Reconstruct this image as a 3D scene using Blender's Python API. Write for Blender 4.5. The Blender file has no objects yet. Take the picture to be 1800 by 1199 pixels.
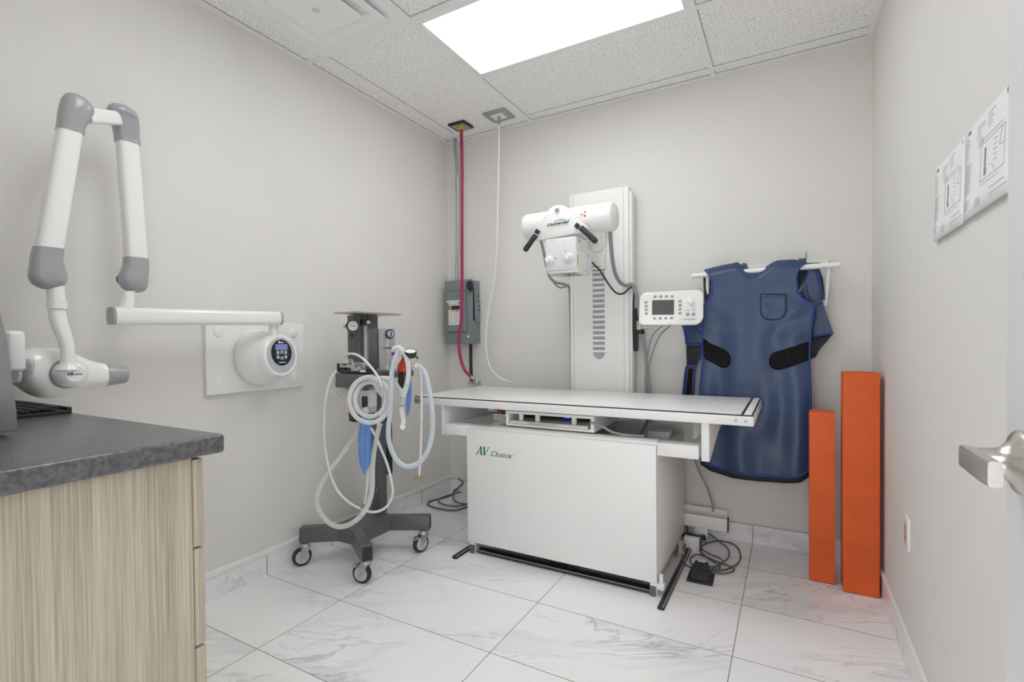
import bpy, bmesh, math, random
from mathutils import Vector, Matrix, noise
random.seed(7)
PI = math.pi
sc = bpy.context.scene
# ---------------------------------------------------------------- camera
cam_d = bpy.data.cameras.new('camera'); cam = bpy.data.objects.new('camera', cam_d)
sc.collection.objects.link(cam); sc.camera = cam
yaw, pit, rol = -.5108, -.0150, -.0097
Fw = Vector((math.sin(yaw)*math.cos(pit), math.cos(yaw)*math.cos(pit), math.sin(pit)))
R0 = Vector((math.cos(yaw), -math.sin(yaw), 0)); U0 = R0.cross(Fw)
Rt = R0*math.cos(rol) + U0*math.sin(rol); Up = U0*math.cos(rol) - R0*math.sin(rol)
cm = Matrix((Rt, Up, -Fw)).transposed().to_4x4(); cm.translation = (2.3723, -3.2265, 1.1988)
cam.matrix_world = cm
cam_d.sensor_width = 36; cam_d.lens = 874.8448/1800*36
cam_d.shift_x = (900-897.6985)/1800; cam_d.shift_y = (612.764-599.5)/1800
cam_d.clip_start = .02
# ---------------------------------------------------------------- world, exposure
w = bpy.data.worlds.new('world'); sc.world = w; w.use_nodes = True
w.node_tree.nodes['Background'].inputs[0].default_value = (.97, .98, 1.0, 1)
w.node_tree.nodes['Background'].inputs[1].default_value = WORLD_STRENGTH = 3.0
sc.view_settings.view_transform = 'Standard'; sc.view_settings.look = 'None'
sc.view_settings.exposure = 0.0; sc.view_settings.gamma = 1
LAMP = 5.7                                                      # diffuser emission of the ceiling panels
sc.cycles.max_bounces = 10; sc.cycles.diffuse_bounces = 8; sc.cycles.transparent_max_bounces = 16
sc.cycles.sample_clamp_indirect = 4
# ---------------------------------------------------------------- helpers
C = sc.collection
WL = {}
def V(*a): return Vector(a[0] if len(a) == 1 else a)
class MB:
    def __init__(s): s.bm = bmesh.new()
    def box(s, a, b, bev=0, seg=2, mat=None):
        a, b = V(a), V(b)
        r = bmesh.ops.create_cube(s.bm, size=1)
        vs = r['verts']
        for v in vs: v.co = Vector(((a[i]+b[i])/2 + v.co[i]*abs(b[i]-a[i]) for i in range(3)))
        if mat is not None:
            for v in vs: v.co = mat @ v.co
        if bev:
            es = list({e for v in vs for e in v.link_edges})
            bmesh.ops.bevel(s.bm, geom=es, offset=bev, segments=seg, affect='EDGES', profile=.5)
        return s
    def ring(s, pts): return [s.bm.verts.new(p) for p in pts]
    def skin(s, rings, cap=True, closed=True):
        n = len(rings[0])
        for a, b in zip(rings, rings[1:]):
            for i in range(n if closed else n-1):
                j = (i+1) % n
                try: s.bm.faces.new((a[i], a[j], b[j], b[i]))
                except ValueError: pass
        if cap:
            s.bm.faces.new(list(reversed(rings[0]))); s.bm.faces.new(rings[-1])
        return s
    def cyl(s, p0, p1, r0, r1=None, n=24):
        p0, p1 = V(p0), V(p1); r1 = r0 if r1 is None else r1
        d = (p1-p0).normalized(); u = d.orthogonal().normalized(); v = d.cross(u)
        rs = [s.ring([p + (u*math.cos(2*PI*i/n)+v*math.sin(2*PI*i/n))*r for i in range(n)]) for p, r in ((p0, r0), (p1, r1))]
        return s.skin(rs)
    def lathe(s, p0, d, prof, n=32, cap=True):              # prof: (distance along d, radius)
        p0, d = V(p0), V(d).normalized(); u = d.orthogonal().normalized(); v = d.cross(u)
        rs = [s.ring([p0 + d*t + (u*math.cos(2*PI*i/n)+v*math.sin(2*PI*i/n))*max(r, 1e-4) for i in range(n)]) for t, r in prof]
        return s.skin(rs, cap)
    def tube(s, pts, r, n=12, step=.01, corr=0, pitch=.006, smooth=True, cap=True):
        P = spline(pts, step) if smooth else [V(p) for p in pts]
        if corr: P = resample(P, pitch/2)
        up = None; rs = []; N = len(P)
        for i, p in enumerate(P):
            t = (P[min(i+1, N-1)] - P[max(i-1, 0)]).normalized()
            if up is None: up = t.orthogonal().normalized()
            up = (up - t*up.dot(t)).normalized(); w = t.cross(up)
            rr = r(i/(N-1)) if callable(r) else r
            if corr: rr = rr*(1 - corr*(i % 2))
            rs.append(s.ring([p + (up*math.cos(2*PI*k/n)+w*math.sin(2*PI*k/n))*rr for k in range(n)]))
        return s.skin(rs, cap)
    def loft(s, secs, ax='z', n=44):                        # secs: (centre, half a, half b[, exponent]); ax = stacking axis
        ia, ib = {'z': (1, 0), 'y': (2, 0), 'x': (1, 2)}[ax]; rs = []
        if len(secs) > 4:
            Q = [(q[0][0], q[0][1], q[0][2], q[1], q[2], q[3] if len(q) > 3 else 2) for q in secs]; new = []
            for i in range(len(Q)-1):
                a, b, c, d = Q[max(i-1, 0)], Q[i], Q[i+1], Q[min(i+2, len(Q)-1)]
                for k in range(4):
                    t = k/4; new.append([.5*((2*b[j])+(c[j]-a[j])*t+(2*a[j]-5*b[j]+4*c[j]-d[j])*t*t+(3*b[j]-a[j]-3*c[j]+d[j])*t**3) for j in range(6)])
            new.append(Q[-1]); secs = [((q[0], q[1], q[2]), max(q[3], .001), max(q[4], .001), max(q[5], 1.8)) for q in new]
        for q in secs:
            c, ha, hb = V(q[0]), q[1], q[2]; e = 2/(q[3] if len(q) > 3 else 2); pts = []
            for k in range(n):
                t = 2*PI*k/n; p = c.copy(); ca, sa = math.cos(t), math.sin(t)
                p[ia] += ha*math.copysign(abs(ca)**e, ca); p[ib] += hb*math.copysign(abs(sa)**e, sa); pts.append(p)
            rs.append(s.ring(pts))
        return s.skin(rs)
    def beam(s, p0, p1, hw, hd, wdir, e=4, n=44):           # rounded-rectangle bar
        p0, p1 = V(p0), V(p1); d = (p1-p0).normalized(); wv = V(wdir); wv = (wv-d*wv.dot(d)).normalized(); dv = d.cross(wv); e = 2/e; rs = []
        for p in (p0, p1):
            pts = []
            for k in range(n):
                t = 2*PI*k/n; ca, sa = math.cos(t), math.sin(t)
                pts.append(p + wv*hw*math.copysign(abs(ca)**e, ca) + dv*hd*math.copysign(abs(sa)**e, sa))
            rs.append(s.ring(pts))
        return s.skin(rs)
    def prism(s, poly, off, bev=0):                         # poly: 3D points, off: extrusion vector
        a = s.ring([V(p) for p in poly]); b = s.ring([V(p)+V(off) for p in poly])
        s.skin([a, b])
        if bev:
            es = list({e for v in a+b for e in v.link_edges})
            bmesh.ops.bevel(s.bm, geom=es, offset=bev, segments=2, affect='EDGES', profile=.5)
        return s
    def ball(s, c, rx, ry=None, rz=None, n=24):
        ry = rx if ry is None else ry; rz = rx if rz is None else rz
        r = bmesh.ops.create_uvsphere(s.bm, u_segments=n, v_segments=n//2, radius=1)
        for v in r['verts']: v.co = Vector((c[0]+v.co.x*rx, c[1]+v.co.y*ry, c[2]+v.co.z*rz))
        return s
    def quad(s, *p): s.bm.faces.new(s.ring([V(q) for q in p])); return s
    def text(s, txt, origin, xdir, ydir, size, depth=.0006, shear=0, bold=0, align='LEFT', space=1, wide=1):
        cu = bpy.data.curves.new('t', 'FONT'); cu.body = txt; cu.size = size; cu.extrude = depth; cu.shear = shear; cu.offset = bold
        cu.align_x = align; cu.space_character = space; cu.resolution_u = 3
        o = bpy.data.objects.new('t', cu); C.objects.link(o); dg = bpy.context.evaluated_depsgraph_get()
        me = bpy.data.meshes.new_from_object(o.evaluated_get(dg)); bpy.data.objects.remove(o)
        x, y = V(xdir).normalized(), V(ydir).normalized(); z = x.cross(y)
        M = Matrix((x, y, z)).transposed().to_4x4(); M.translation = V(origin); me.transform(M @ Matrix.Diagonal((wide, 1, 1, 1)))
        s.bm.from_mesh(me); bpy.data.meshes.remove(me); return s
def spline(pts, step):
    P = [V(p) for p in pts]
    if len(P) == 2: return [P[0].lerp(P[1], t/8) for t in range(9)]
    out = []
    for i in range(len(P)-1):
        a = P[i-1] if i else P[0]*2-P[1]; b, c = P[i], P[i+1]; d = P[i+2] if i+2 < len(P) else P[-1]*2-P[-2]
        n = max(2, int((c-b).length/step))
        for k in range(n):
            t = k/n
            out.append(.5*((2*b)+(c-a)*t+(2*a-5*b+4*c-d)*t*t+(3*b-a-3*c+d)*t**3))
    out.append(P[-1]); return out
def resample(P, d):
    out = [P[0]]; acc = 0
    for a, b in zip(P, P[1:]):
        L = (b-a).length
        while acc + L >= d:
            t = (d-acc)/L; a = a.lerp(b, t); L = (b-a).length; acc = 0; out.append(a)
            if L < 1e-9: break
        acc += L
    return out
def obj(name, mb, mat, parent=None, sharp=35, flat=False):
    bm = mb.bm
    bmesh.ops.recalc_face_normals(bm, faces=bm.faces)
    if not flat:
        for f in bm.faces: f.smooth = True
        for e in bm.edges:
            if len(e.link_faces) == 2 and e.calc_face_angle(0) > math.radians(sharp): e.smooth = False
    xs = [v.co for v in bm.verts]
    lo = Vector((min(c[i] for c in xs) for i in range(3))); hi = Vector((max(c[i] for c in xs) for i in range(3)))
    org = Vector(((lo.x+hi.x)/2, (lo.y+hi.y)/2, lo.z))
    for v in bm.verts: v.co -= org
    me = bpy.data.meshes.new(name); bm.to_mesh(me); bm.free()
    o = bpy.data.objects.new(name, me); C.objects.link(o); me.materials.append(mat)
    WL[o.name] = org
    if parent is None: o.location = org
    else: o.parent = parent; o.location = org - WL[parent.name]
    return o
def thing(name, label, cat, loc, group=None):
    o = bpy.data.objects.new(name, None); C.objects.link(o); o.empty_display_size = .05
    o.location = loc; WL[o.name] = V(loc); o['label'] = label; o['category'] = cat
    if group: o['group'] = group
    return o
def tag(o, label, cat, group=None):
    o['label'] = label; o['category'] = cat
    if group: o['group'] = group
    return o
def struct(name, mb, mat, parent=None, **k):
    o = obj(name, mb, mat, parent, **k)
    if parent is None: o['kind'] = 'structure'
    return o
# ---------------------------------------------------------------- materials
class NT:
    def __init__(s, m): s.t = m.node_tree; s.n = s.t.nodes
    def add(s, typ, **k):
        n = s.n.new(typ)
        for a, b in k.items():
            if a.startswith('i_'): n.inputs[a[2:].replace('_', ' ')].default_value = b
            elif a.startswith('n'): n.inputs[int(a[1:])].default_value = b
            else: setattr(n, a, b)
        return n
    def l(s, a, b): s.t.links.new(a, b)
def mat(name, col, rough=.5, metal=0, var=.03, scale=30, bump=0, bscale=None, coat=0, alpha=1, stretch=None, spec=.5, trans=0, emit=0):
    m = bpy.data.materials.new(name); m.use_nodes = True; t = NT(m); b = t.n['Principled BSDF']
    b.inputs['Roughness'].default_value = rough; b.inputs['Metallic'].default_value = metal
    b.inputs['Coat Weight'].default_value = coat; b.inputs['Alpha'].default_value = alpha
    b.inputs['Specular IOR Level'].default_value = spec; b.inputs['Transmission Weight'].default_value = trans
    tc = t.add('ShaderNodeTexCoord'); src = tc.outputs['Object']
    if stretch:
        mp = t.add('ShaderNodeMapping'); mp.inputs['Scale'].default_value = stretch; t.l(src, mp.inputs[0]); src = mp.outputs[0]
    nz = t.add('ShaderNodeTexNoise'); nz.inputs['Scale'].default_value = scale; nz.inputs['Detail'].default_value = 4; t.l(src, nz.inputs['Vector'])
    cr = t.add('ShaderNodeValToRGB'); cr.color_ramp.elements[0].position = .3; cr.color_ramp.elements[1].position = .7
    cr.color_ramp.elements[0].color = tuple(c*(1-var) for c in col)+(1,); cr.color_ramp.elements[1].color = tuple(min(1, c*(1+var)) for c in col)+(1,)
    t.l(nz.outputs['Fac'], cr.inputs[0]); t.l(cr.outputs[0], b.inputs['Base Color'])
    if emit: t.l(cr.outputs[0], b.inputs['Emission Color']); b.inputs['Emission Strength'].default_value = emit
    if bump:
        n2 = t.add('ShaderNodeTexNoise'); n2.inputs['Scale'].default_value = bscale or scale*4; t.l(src, n2.inputs['Vector'])
        bp = t.add('ShaderNodeBump'); bp.inputs['Strength'].default_value = bump; bp.inputs['Distance'].default_value = .002
        t.l(n2.outputs['Fac'], bp.inputs['Height']); t.l(bp.outputs[0], b.inputs['Normal'])
    return m
M_wall = mat('warm_white_paint', (.752, .738, .708), .75, var=.012, scale=2.5, bump=.15, bscale=160, spec=.3)
M_door = mat('white_door_paint', (.74, .74, .76), .45, var=.01, scale=3)
M_white = mat('white_enamel', (.86, .86, .85), .35, var=.01, scale=8)
M_white2 = mat('white_enamel_warm', (.81, .80, .785), .45, var=.02, scale=12)
M_plast = mat('glossy_white_plastic', (.86, .86, .845), .12, var=.008, scale=6, coat=.3)
M_gplast = mat('grey_plastic', (.36, .365, .385), .22, var=.02, scale=10, coat=.2)
M_lgrey = mat('light_grey_plastic', (.50, .51, .54), .35, var=.02)
M_bar = mat('ceiling_grid_enamel', (.86, .86, .865), .5, var=.01)
M_black = mat('black_plastic', (.018, .018, .02), .45, var=.15)
M_rubber = mat('black_rubber', (.03, .03, .032), .7, var=.2, bump=.3)
M_dgrey = mat('charcoal_enamel', (.105, .114, .124), .38, var=.06, scale=60, bump=.2, bscale=400)
M_mgrey = mat('dark_vaporiser_paint', (.11, .12, .13), .4, var=.04)
M_silver = mat('silver_paint', (.50, .51, .53), .35, metal=.35, var=.03)
M_chrome = mat('chrome', (.72, .72, .72), .16, metal=1, var=.03)
M_zinc = mat('zinc_plate', (.46, .48, .48), .32, metal=.75, var=.15, scale=60)
M_nickel = mat('brushed_nickel', (.62, .59, .55), .30, metal=1, var=.05, scale=20, stretch=(1, 30, 30))
M_sbox = mat('grey_green_enamel', (.20, .235, .245), .42, var=.03)
M_red = mat('orange_red_vinyl', (.70, .115, .022), .42, var=.08, scale=7, bump=.25, bscale=25, spec=.3)
M_pink = mat('crimson_rubber_hose', (.36, .018, .085), .35, var=.08)
M_blue = mat('blue_latex_bag', (.12, .28, .62), .38, var=.06, scale=14)
M_navy = mat('navy_nylon', (.030, .062, .145), .36, var=.08, scale=14, bump=.2, bscale=40, spec=.5)
M_bind = mat('royal_blue_binding', (.02, .05, .26), .4, var=.25, scale=90, bump=.6, bscale=240)
M_velcro = mat('black_velcro', (.012, .012, .013), .95, var=.5, scale=220, bump=1, bscale=500, spec=.2)
M_inner = mat('black_lining', (.012, .012, .02), .6, var=.2)
M_hosew = mat('white_vinyl_hose', (.74, .74, .72), .35, var=.03)
M_cable = mat('grey_cable_jacket', (.12, .12, .12), .5, var=.1)
M_cablel = mat('light_grey_cable', (.30, .30, .31), .5, var=.05)
M_green = mat('green_print', (.015, .17, .09), .5, var=.02)
M_ink = mat('dark_ink', (.06, .06, .065), .6, var=.05)
M_gink = mat('grey_ink', (.30, .30, .31), .6, var=.05)
M_paper = mat('white_paper', (.84, .85, .87), .7, var=.01)
M_label = mat('paper_label', (.72, .70, .68), .6, var=.12, scale=120)
M_redlab = mat('red_print', (.5, .03, .02), .5)
M_yel = mat('yellow_label', (.60, .52, .05), .5)
M_purple = mat('purple_label', (.22, .03, .28), .4)
M_orange = mat('clear_red_dome', (.42, .035, .012), .15, var=.1)
M_bone = mat('bone_plastic', (.66, .63, .56), .45, var=.03)
M_top = mat('pale_laminate', (.84, .84, .84), .28, var=.015, scale=4)
M_panel = mat('navy_keypad', (.012, .018, .035), .3, var=.05)
M_lcd = mat('blue_lcd', (.16, .18, .48), .3, emit=.35)
M_screen = mat('dark_screen', (.10, .095, .09), .18, var=.15, scale=9)
M_btn = mat('grey_buttons', (.33, .33, .36), .45)
M_bluepl = mat('blue_film', (.06, .14, .22), .3)
M_vent = mat('vent_enamel', (.86, .87, .87), .5, var=.01)
M_plate = mat('brushed_plate', (.42, .42, .41), .4, metal=.6, var=.05)
M_salmon = mat('salmon_socket', (.62, .40, .36), .45)
M_alu = mat('satin_aluminium', (.62, .61, .58), .35, metal=.8, var=.05)
M_glow = mat('blue_indicator', (.05, .08, .9), .3, emit=1.5)
def clearish(name, col, op, rough=.2):
    m = mat(name, col, rough, var=.03, scale=40, coat=.2); t = NT(m); b = t.n['Principled BSDF']; out = t.n['Material Output']
    tr = t.add('ShaderNodeBsdfTransparent'); fr = t.add('ShaderNodeLayerWeight'); fr.inputs[0].default_value = .35
    ma = t.add('ShaderNodeMath', operation='MULTIPLY_ADD', use_clamp=True); ma.inputs[1].default_value = 1-op; ma.inputs[2].default_value = op
    t.l(fr.outputs['Facing'], ma.inputs[0]); mx = t.add('ShaderNodeMixShader'); t.l(ma.outputs[0], mx.inputs[0]); t.l(tr.outputs[0], mx.inputs[1]); t.l(b.outputs[0], mx.inputs[2]); t.l(mx.outputs[0], out.inputs[0])
    return m
M_clear = clearish('milky_corrugated_tube', (.86, .86, .87), .62)
M_clearb = clearish('clear_corrugated_tube', (.84, .87, .90), .50)
M_skyblue = mat('sky_blue_tube', (.22, .52, .72), .4)
M_dome = clearish('clear_dome', (.8, .8, .8), .07, .08)
M_tubet = clearish('translucent_hose', (.80, .80, .78), .5)
# counter edge / laminate
def counter_mat():
    m = mat('dark_stone_laminate', (.092, .089, .096), .30, var=.5, scale=95, spec=.75); t = NT(m); b = t.n['Principled BSDF']
    tc = t.n['Texture Coordinate']; vo = t.add('ShaderNodeTexVoronoi', feature='SMOOTH_F1'); vo.inputs['Scale'].default_value = 130; t.l(tc.outputs['Object'], vo.inputs['Vector'])
    bp = t.add('ShaderNodeBump'); bp.inputs['Strength'].default_value = .35; bp.inputs['Distance'].default_value = .0018; t.l(vo.outputs['Distance'], bp.inputs['Height']); t.l(bp.outputs[0], b.inputs['Normal'])
    return m
M_counter = counter_mat()
def wood_mat():
    m = bpy.data.materials.new('pale_olive_woodgrain'); m.use_nodes = True; t = NT(m); b = t.n['Principled BSDF']; b.inputs['Roughness'].default_value = .5
    tc = t.add('ShaderNodeTexCoord'); mp = t.add('ShaderNodeMapping'); mp.inputs['Scale'].default_value = (1, 1, .014); t.l(tc.outputs['Object'], mp.inputs[0])
    a = t.add('ShaderNodeTexNoise'); a.inputs['Scale'].default_value = 55; a.inputs['Detail'].default_value = 6; a.inputs['Roughness'].default_value = .7; t.l(mp.outputs[0], a.inputs['Vector'])
    c = t.add('ShaderNodeTexNoise'); c.inputs['Scale'].default_value = 420; c.inputs['Detail'].default_value = 3; t.l(mp.outputs[0], c.inputs['Vector'])
    mx = t.add('ShaderNodeMix', data_type='FLOAT'); mx.inputs[0].default_value = .5; t.l(a.outputs['Fac'], mx.inputs[2]); t.l(c.outputs['Fac'], mx.inputs[3])
    cr = t.add('ShaderNodeValToRGB'); e = cr.color_ramp.elements; e[0].position = .34; e[0].color = (.30, .26, .185, 1); e[1].position = .64; e[1].color = (.56, .51, .40, 1)
    t.l(mx.outputs[0], cr.inputs[0]); t.l(cr.outputs[0], b.inputs['Base Color'])
    bp = t.add('ShaderNodeBump'); bp.inputs['Strength'].default_value = .2; bp.inputs['Distance'].default_value = .001; t.l(mx.outputs[0], bp.inputs['Height']); t.l(bp.outputs[0], b.inputs['Normal'])
    return m
M_wood = wood_mat()
def marble_mat(name, lines, ox=0, oy=0, oz=0):
    """white marble tile; lines = list of (axis, first joint, pitch) for grout"""
    m = bpy.data.materials.new(name); m.use_nodes = True; t = NT(m); b = t.n['Principled BSDF']; b.inputs['Roughness'].default_value = .24
    ge = t.add('ShaderNodeNewGeometry'); sp = t.add('ShaderNodeSeparateXYZ'); t.l(ge.outputs['Position'], sp.inputs[0])
    def M(op, a, c=None, d=None):
        n = t.add('ShaderNodeMath', operation=op)
        for i, q in enumerate((a, c, d)):
            if q is None: continue
            if isinstance(q, (int, float)): n.inputs[i].default_value = q
            else: t.l(q, n.inputs[i])
        return n.outputs[0]
    idx = []; masks = []
    for ax, x0, pitch, hw in lines:
        q = M('DIVIDE', M('SUBTRACT', sp.outputs['XYZ'.index(ax)], x0), pitch); idx.append(M('FLOOR', q))
        d = M('MULTIPLY', M('ABSOLUTE', M('SUBTRACT', q, M('ROUND', q))), pitch); masks.append(M('LESS_THAN', d, hw))
    seed = M('ADD', M('MULTIPLY', idx[0], 7.31), M('MULTIPLY', idx[1], 3.17) if len(idx) > 1 else 0.0)
    off = t.add('ShaderNodeCombineXYZ'); t.l(M('MULTIPLY', M('SINE', M('MULTIPLY', seed, 12.9)), 9.0), off.inputs[0]); t.l(M('MULTIPLY', M('SINE', M('MULTIPLY', seed, 4.7)), 9.0), off.inputs[1]); t.l(seed, off.inputs[2])
    va = t.add('ShaderNodeVectorMath', operation='ADD'); t.l(ge.outputs['Position'], va.inputs[0]); t.l(off.outputs[0], va.inputs[1])
    mp = t.add('ShaderNodeMapping'); mp.inputs['Rotation'].default_value = (0, 0, math.radians(-28)); t.l(va.outputs[0], mp.inputs[0])
    m2 = t.add('ShaderNodeMapping'); m2.inputs['Scale'].default_value = (.55, 1.5, 1.5); t.l(mp.outputs[0], m2.inputs[0])
    def vein(scale, width, det, dist):
        n = t.add('ShaderNodeTexNoise'); n.inputs['Scale'].default_value = scale; n.inputs['Detail'].default_value = det; n.inputs['Roughness'].default_value = .55; n.inputs['Distortion'].default_value = dist
        t.l(m2.outputs[0], n.inputs['Vector'])
        a = M('ABSOLUTE', M('SUBTRACT', n.outputs['Fac'], .5))
        mr = t.add('ShaderNodeMapRange', interpolation_type='SMOOTHSTEP'); mr.inputs[1].default_value = 0; mr.inputs[2].default_value = width; mr.inputs[3].default_value = 1; mr.inputs[4].default_value = 0
        t.l(a, mr.inputs[0]); return mr.outputs[0]
    area = t.add('ShaderNodeTexNoise'); area.inputs['Scale'].default_value = 1.7; area.inputs['Detail'].default_value = 1; t.l(m2.outputs[0], area.inputs['Vector'])
    ar = t.add('ShaderNodeMapRange'); ar.inputs[1].default_value = .46; ar.inputs[2].default_value = .60; t.l(area.outputs['Fac'], ar.inputs[0])
    v1 = M('MULTIPLY', vein(1.5, .012, 7, .9), .62); v2 = M('MULTIPLY', vein(3.0, .011, 8, 1.4), .42)
    v3 = M('MULTIPLY', vein(1.2, .05, 6, .8), .26)
    vs = M('MULTIPLY', M('ADD', M('MAXIMUM', v1, v2), v3), M('MULTIPLY_ADD', ar.outputs[0], .66, .07))
    mix = t.add('ShaderNodeMix', data_type='RGBA'); mix.inputs[6].default_value = (.89, .89, .895, 1); mix.inputs[7].default_value = (.30, .31, .345, 1); t.l(vs, mix.inputs[0])
    g = masks[0]
    for q in masks[1:]: g = M('MAXIMUM', g, q)
    mg = t.add('ShaderNodeMix', data_type='RGBA'); mg.inputs[7].default_value = (.24, .215, .19, 1); t.l(g, mg.inputs[0]); t.l(mix.outputs[2], mg.inputs[6])
    t.l(mg.outputs[2], b.inputs['Base Color'])
    rr = M('MULTIPLY_ADD', g, .5, .24); t.l(rr, b.inputs['Roughness'])
    bp = t.add('ShaderNodeBump', invert=True); bp.inputs['Distance'].default_value = .001; bp.inputs['Strength'].default_value = .6; t.l(g, bp.inputs['Height']); t.l(bp.outputs[0], b.inputs['Normal'])
    return m
TX, TX0, TY, TY0 = .8170, .5480, .4154, -2.0304
M_floor = marble_mat('marble_floor_tile', [('X', TX0, TX, .0017), ('Y', TY0, TY, .0017)])
M_bbx = marble_mat('marble_skirting_x', [('X', TX0, TX, .002)])
M_bby = marble_mat('marble_skirting_y', [('Y', TY0, TY, .002)])
def ceil_mat():
    m = bpy.data.materials.new('speckled_ceiling_tile'); m.use_nodes = True; t = NT(m); b = t.n['Principled BSDF']; b.inputs['Roughness'].default_value = .9
    tc = t.add('ShaderNodeTexCoord')
    def th(scale, lo, hi, seed):
        mp = t.add('ShaderNodeMapping'); mp.inputs['Location'].default_value = (seed, seed, 0); t.l(tc.outputs['Object'], mp.inputs[0])
        n = t.add('ShaderNodeTexNoise'); n.inputs['Scale'].default_value = scale; n.inputs['Detail'].default_value = 3; n.inputs['Roughness'].default_value = .7; t.l(mp.outputs[0], n.inputs['Vector'])
        r = t.add('ShaderNodeMapRange'); r.inputs[1].default_value = lo; r.inputs[2].default_value = hi; t.l(n.outputs['Fac'], r.inputs[0]); return r.outputs[0]
    a = th(150, .575, .62, 0); c = th(85, .62, .66, 5)
    mx = t.add('ShaderNodeMath', operation='MAXIMUM'); t.l(a, mx.inputs[0]); t.l(c, mx.inputs[1])
    mix = t.add('ShaderNodeMix', data_type='RGBA'); mix.inputs[6].default_value = (.95, .945, .93, 1); mix.inputs[7].default_value = (.33, .32, .30, 1); t.l(mx.outputs[0], mix.inputs[0]); t.l(mix.outputs[2], b.inputs['Base Color'])
    bp = t.add('ShaderNodeBump', invert=True); bp.inputs['Distance'].default_value = .002; bp.inputs['Strength'].default_value = .5; t.l(mx.outputs[0], bp.inputs['Height']); t.l(bp.outputs[0], b.inputs['Normal'])
    return m
M_ceil = ceil_mat()
def glow_mat():
    m = bpy.data.materials.new('lit_diffuser'); m.use_nodes = True; t = NT(m); b = t.n['Principled BSDF']
    b.inputs['Base Color'].default_value = (.8, .8, .8, 1)
    nz = t.add('ShaderNodeTexNoise'); nz.inputs['Scale'].default_value = 3; tc = t.add('ShaderNodeTexCoord'); t.l(tc.outputs['Object'], nz.inputs['Vector'])
    cr = t.add('ShaderNodeValToRGB'); cr.color_ramp.elements[0].color = (.95, .98, 1, 1); cr.color_ramp.elements[1].color = (1, 1, 1, 1); t.l(nz.outputs['Fac'], cr.inputs[0])
    t.l(cr.outputs[0], b.inputs['Emission Color']); b.inputs['Emission Strength'].default_value = LAMP
    return m
M_glowp = glow_mat()
# ================================================================ SETTING
W, H, YF = 2.751, 2.7677, -3.30
t_ = .12
struct('floor', MB().box((-.1, YF-.1, -.08), (W+.1, .1, 0)), M_floor)
struct('wall_left', MB().box((-t_, YF-t_, 0), (0, t_, H+.12)), M_wall)
struct('wall_back', MB().box((0, 0, 0), (W, t_, H+.12)), M_wall)
struct('wall_right', MB().box((W, YF-t_, 0), (W+t_, t_, H+.12)), M_wall)
DX0, DX1, DH = 1.735, 2.655, 2.10                                # doorway behind the camera
struct('wall_front', MB().box((0, YF-t_, 0), (DX0, YF, H+.12)).box((DX1, YF-t_, 0), (W, YF, H+.12)).box((DX0, YF-t_, DH), (DX1, YF, H+.12)), M_wall)
struct('trim_1', MB().box((DX0-.05, YF, 0), (DX0, YF+.012, DH+.05), .002).box((DX1, YF, 0), (DX1+.05, YF+.012, DH+.05), .002).box((DX0, YF, DH), (DX1, YF+.012, DH+.05), .002), M_door)
# ceiling: tiles a little above the T-bar grid
X0, X1, X2, Y0 = .1455, .7562, 1.9759, -.0974
struct('ceiling', MB().box((0, YF, H+.010), (W, 0, H+.10)), M_ceil)
g = MB(); hb = .012
for x in (X0, X1, X2): g.box((x-hb, YF, H), (x+hb, 0, H+.011))
for k in range(6):
    y = Y0-.61*k
    if k % 2 == 0 or k == 3: g.box((0, y-hb, H+.0004), (X1, y+hb, H+.0105))
    g.box((X1, y-hb, H+.0004), (W, y+hb, H+.0105))
struct('trim_2', g, M_bar)
g = MB()
for x in (X0, X1, X2): g.box((x+hb, YF, H+.0088), (x+hb+.003, 0, H+.0101)).box((x-hb-.0015, YF, H+.0088), (x-hb, 0, H+.0101))
for k in range(6):
    y = Y0-.61*k
    if k % 2 == 0 or k == 3: g.box((0, y+hb, H+.0086), (X1-hb, y+hb+.003, H+.0101))
    g.box((X1+hb, y-hb-.003, H+.0086), (W, y-hb, H+.0101))
g.box((.022, YF, H+.0087), (.0265, 0, H+.0101)).box((0, -.0265, H+.0087), (W, -.022, H+.0101))
struct('trim_gap_shadow', g, M_gink)  # dark strips stand in for the shadow in the gaps beside the bars
g = MB()
g.box((0, YF, H-.001), (.022, 0, H+.0102)).box((W-.022, YF, H-.001), (W, 0, H+.0102)).box((0, -.022, H-.0012), (W, 0, H+.0103))
struct('trim_3', g, M_bar)
# marble skirting with its metal edge strip
bh = .105
struct('baseboard_back', MB().box((.010, -.010, 0), (W-.01, 0, bh)), M_bbx)
struct('baseboard_left', MB().box((0, YF, 0), (.010, 0, bh)), M_bby)
struct('baseboard_right', MB().box((W-.010, YF, 0), (W, -.0, bh)), M_bby)
struct('trim_4', MB().box((0, YF, bh), (.016, -.012, bh+.028), .003), M_white)
struct('trim_5', MB().box((W-.014, YF, bh), (W, -.012, bh+.012), .002), M_white)
struct('trim_6', MB().box((0, -.012, bh), (W, 0, bh+.004)), M_lgrey)
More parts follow.
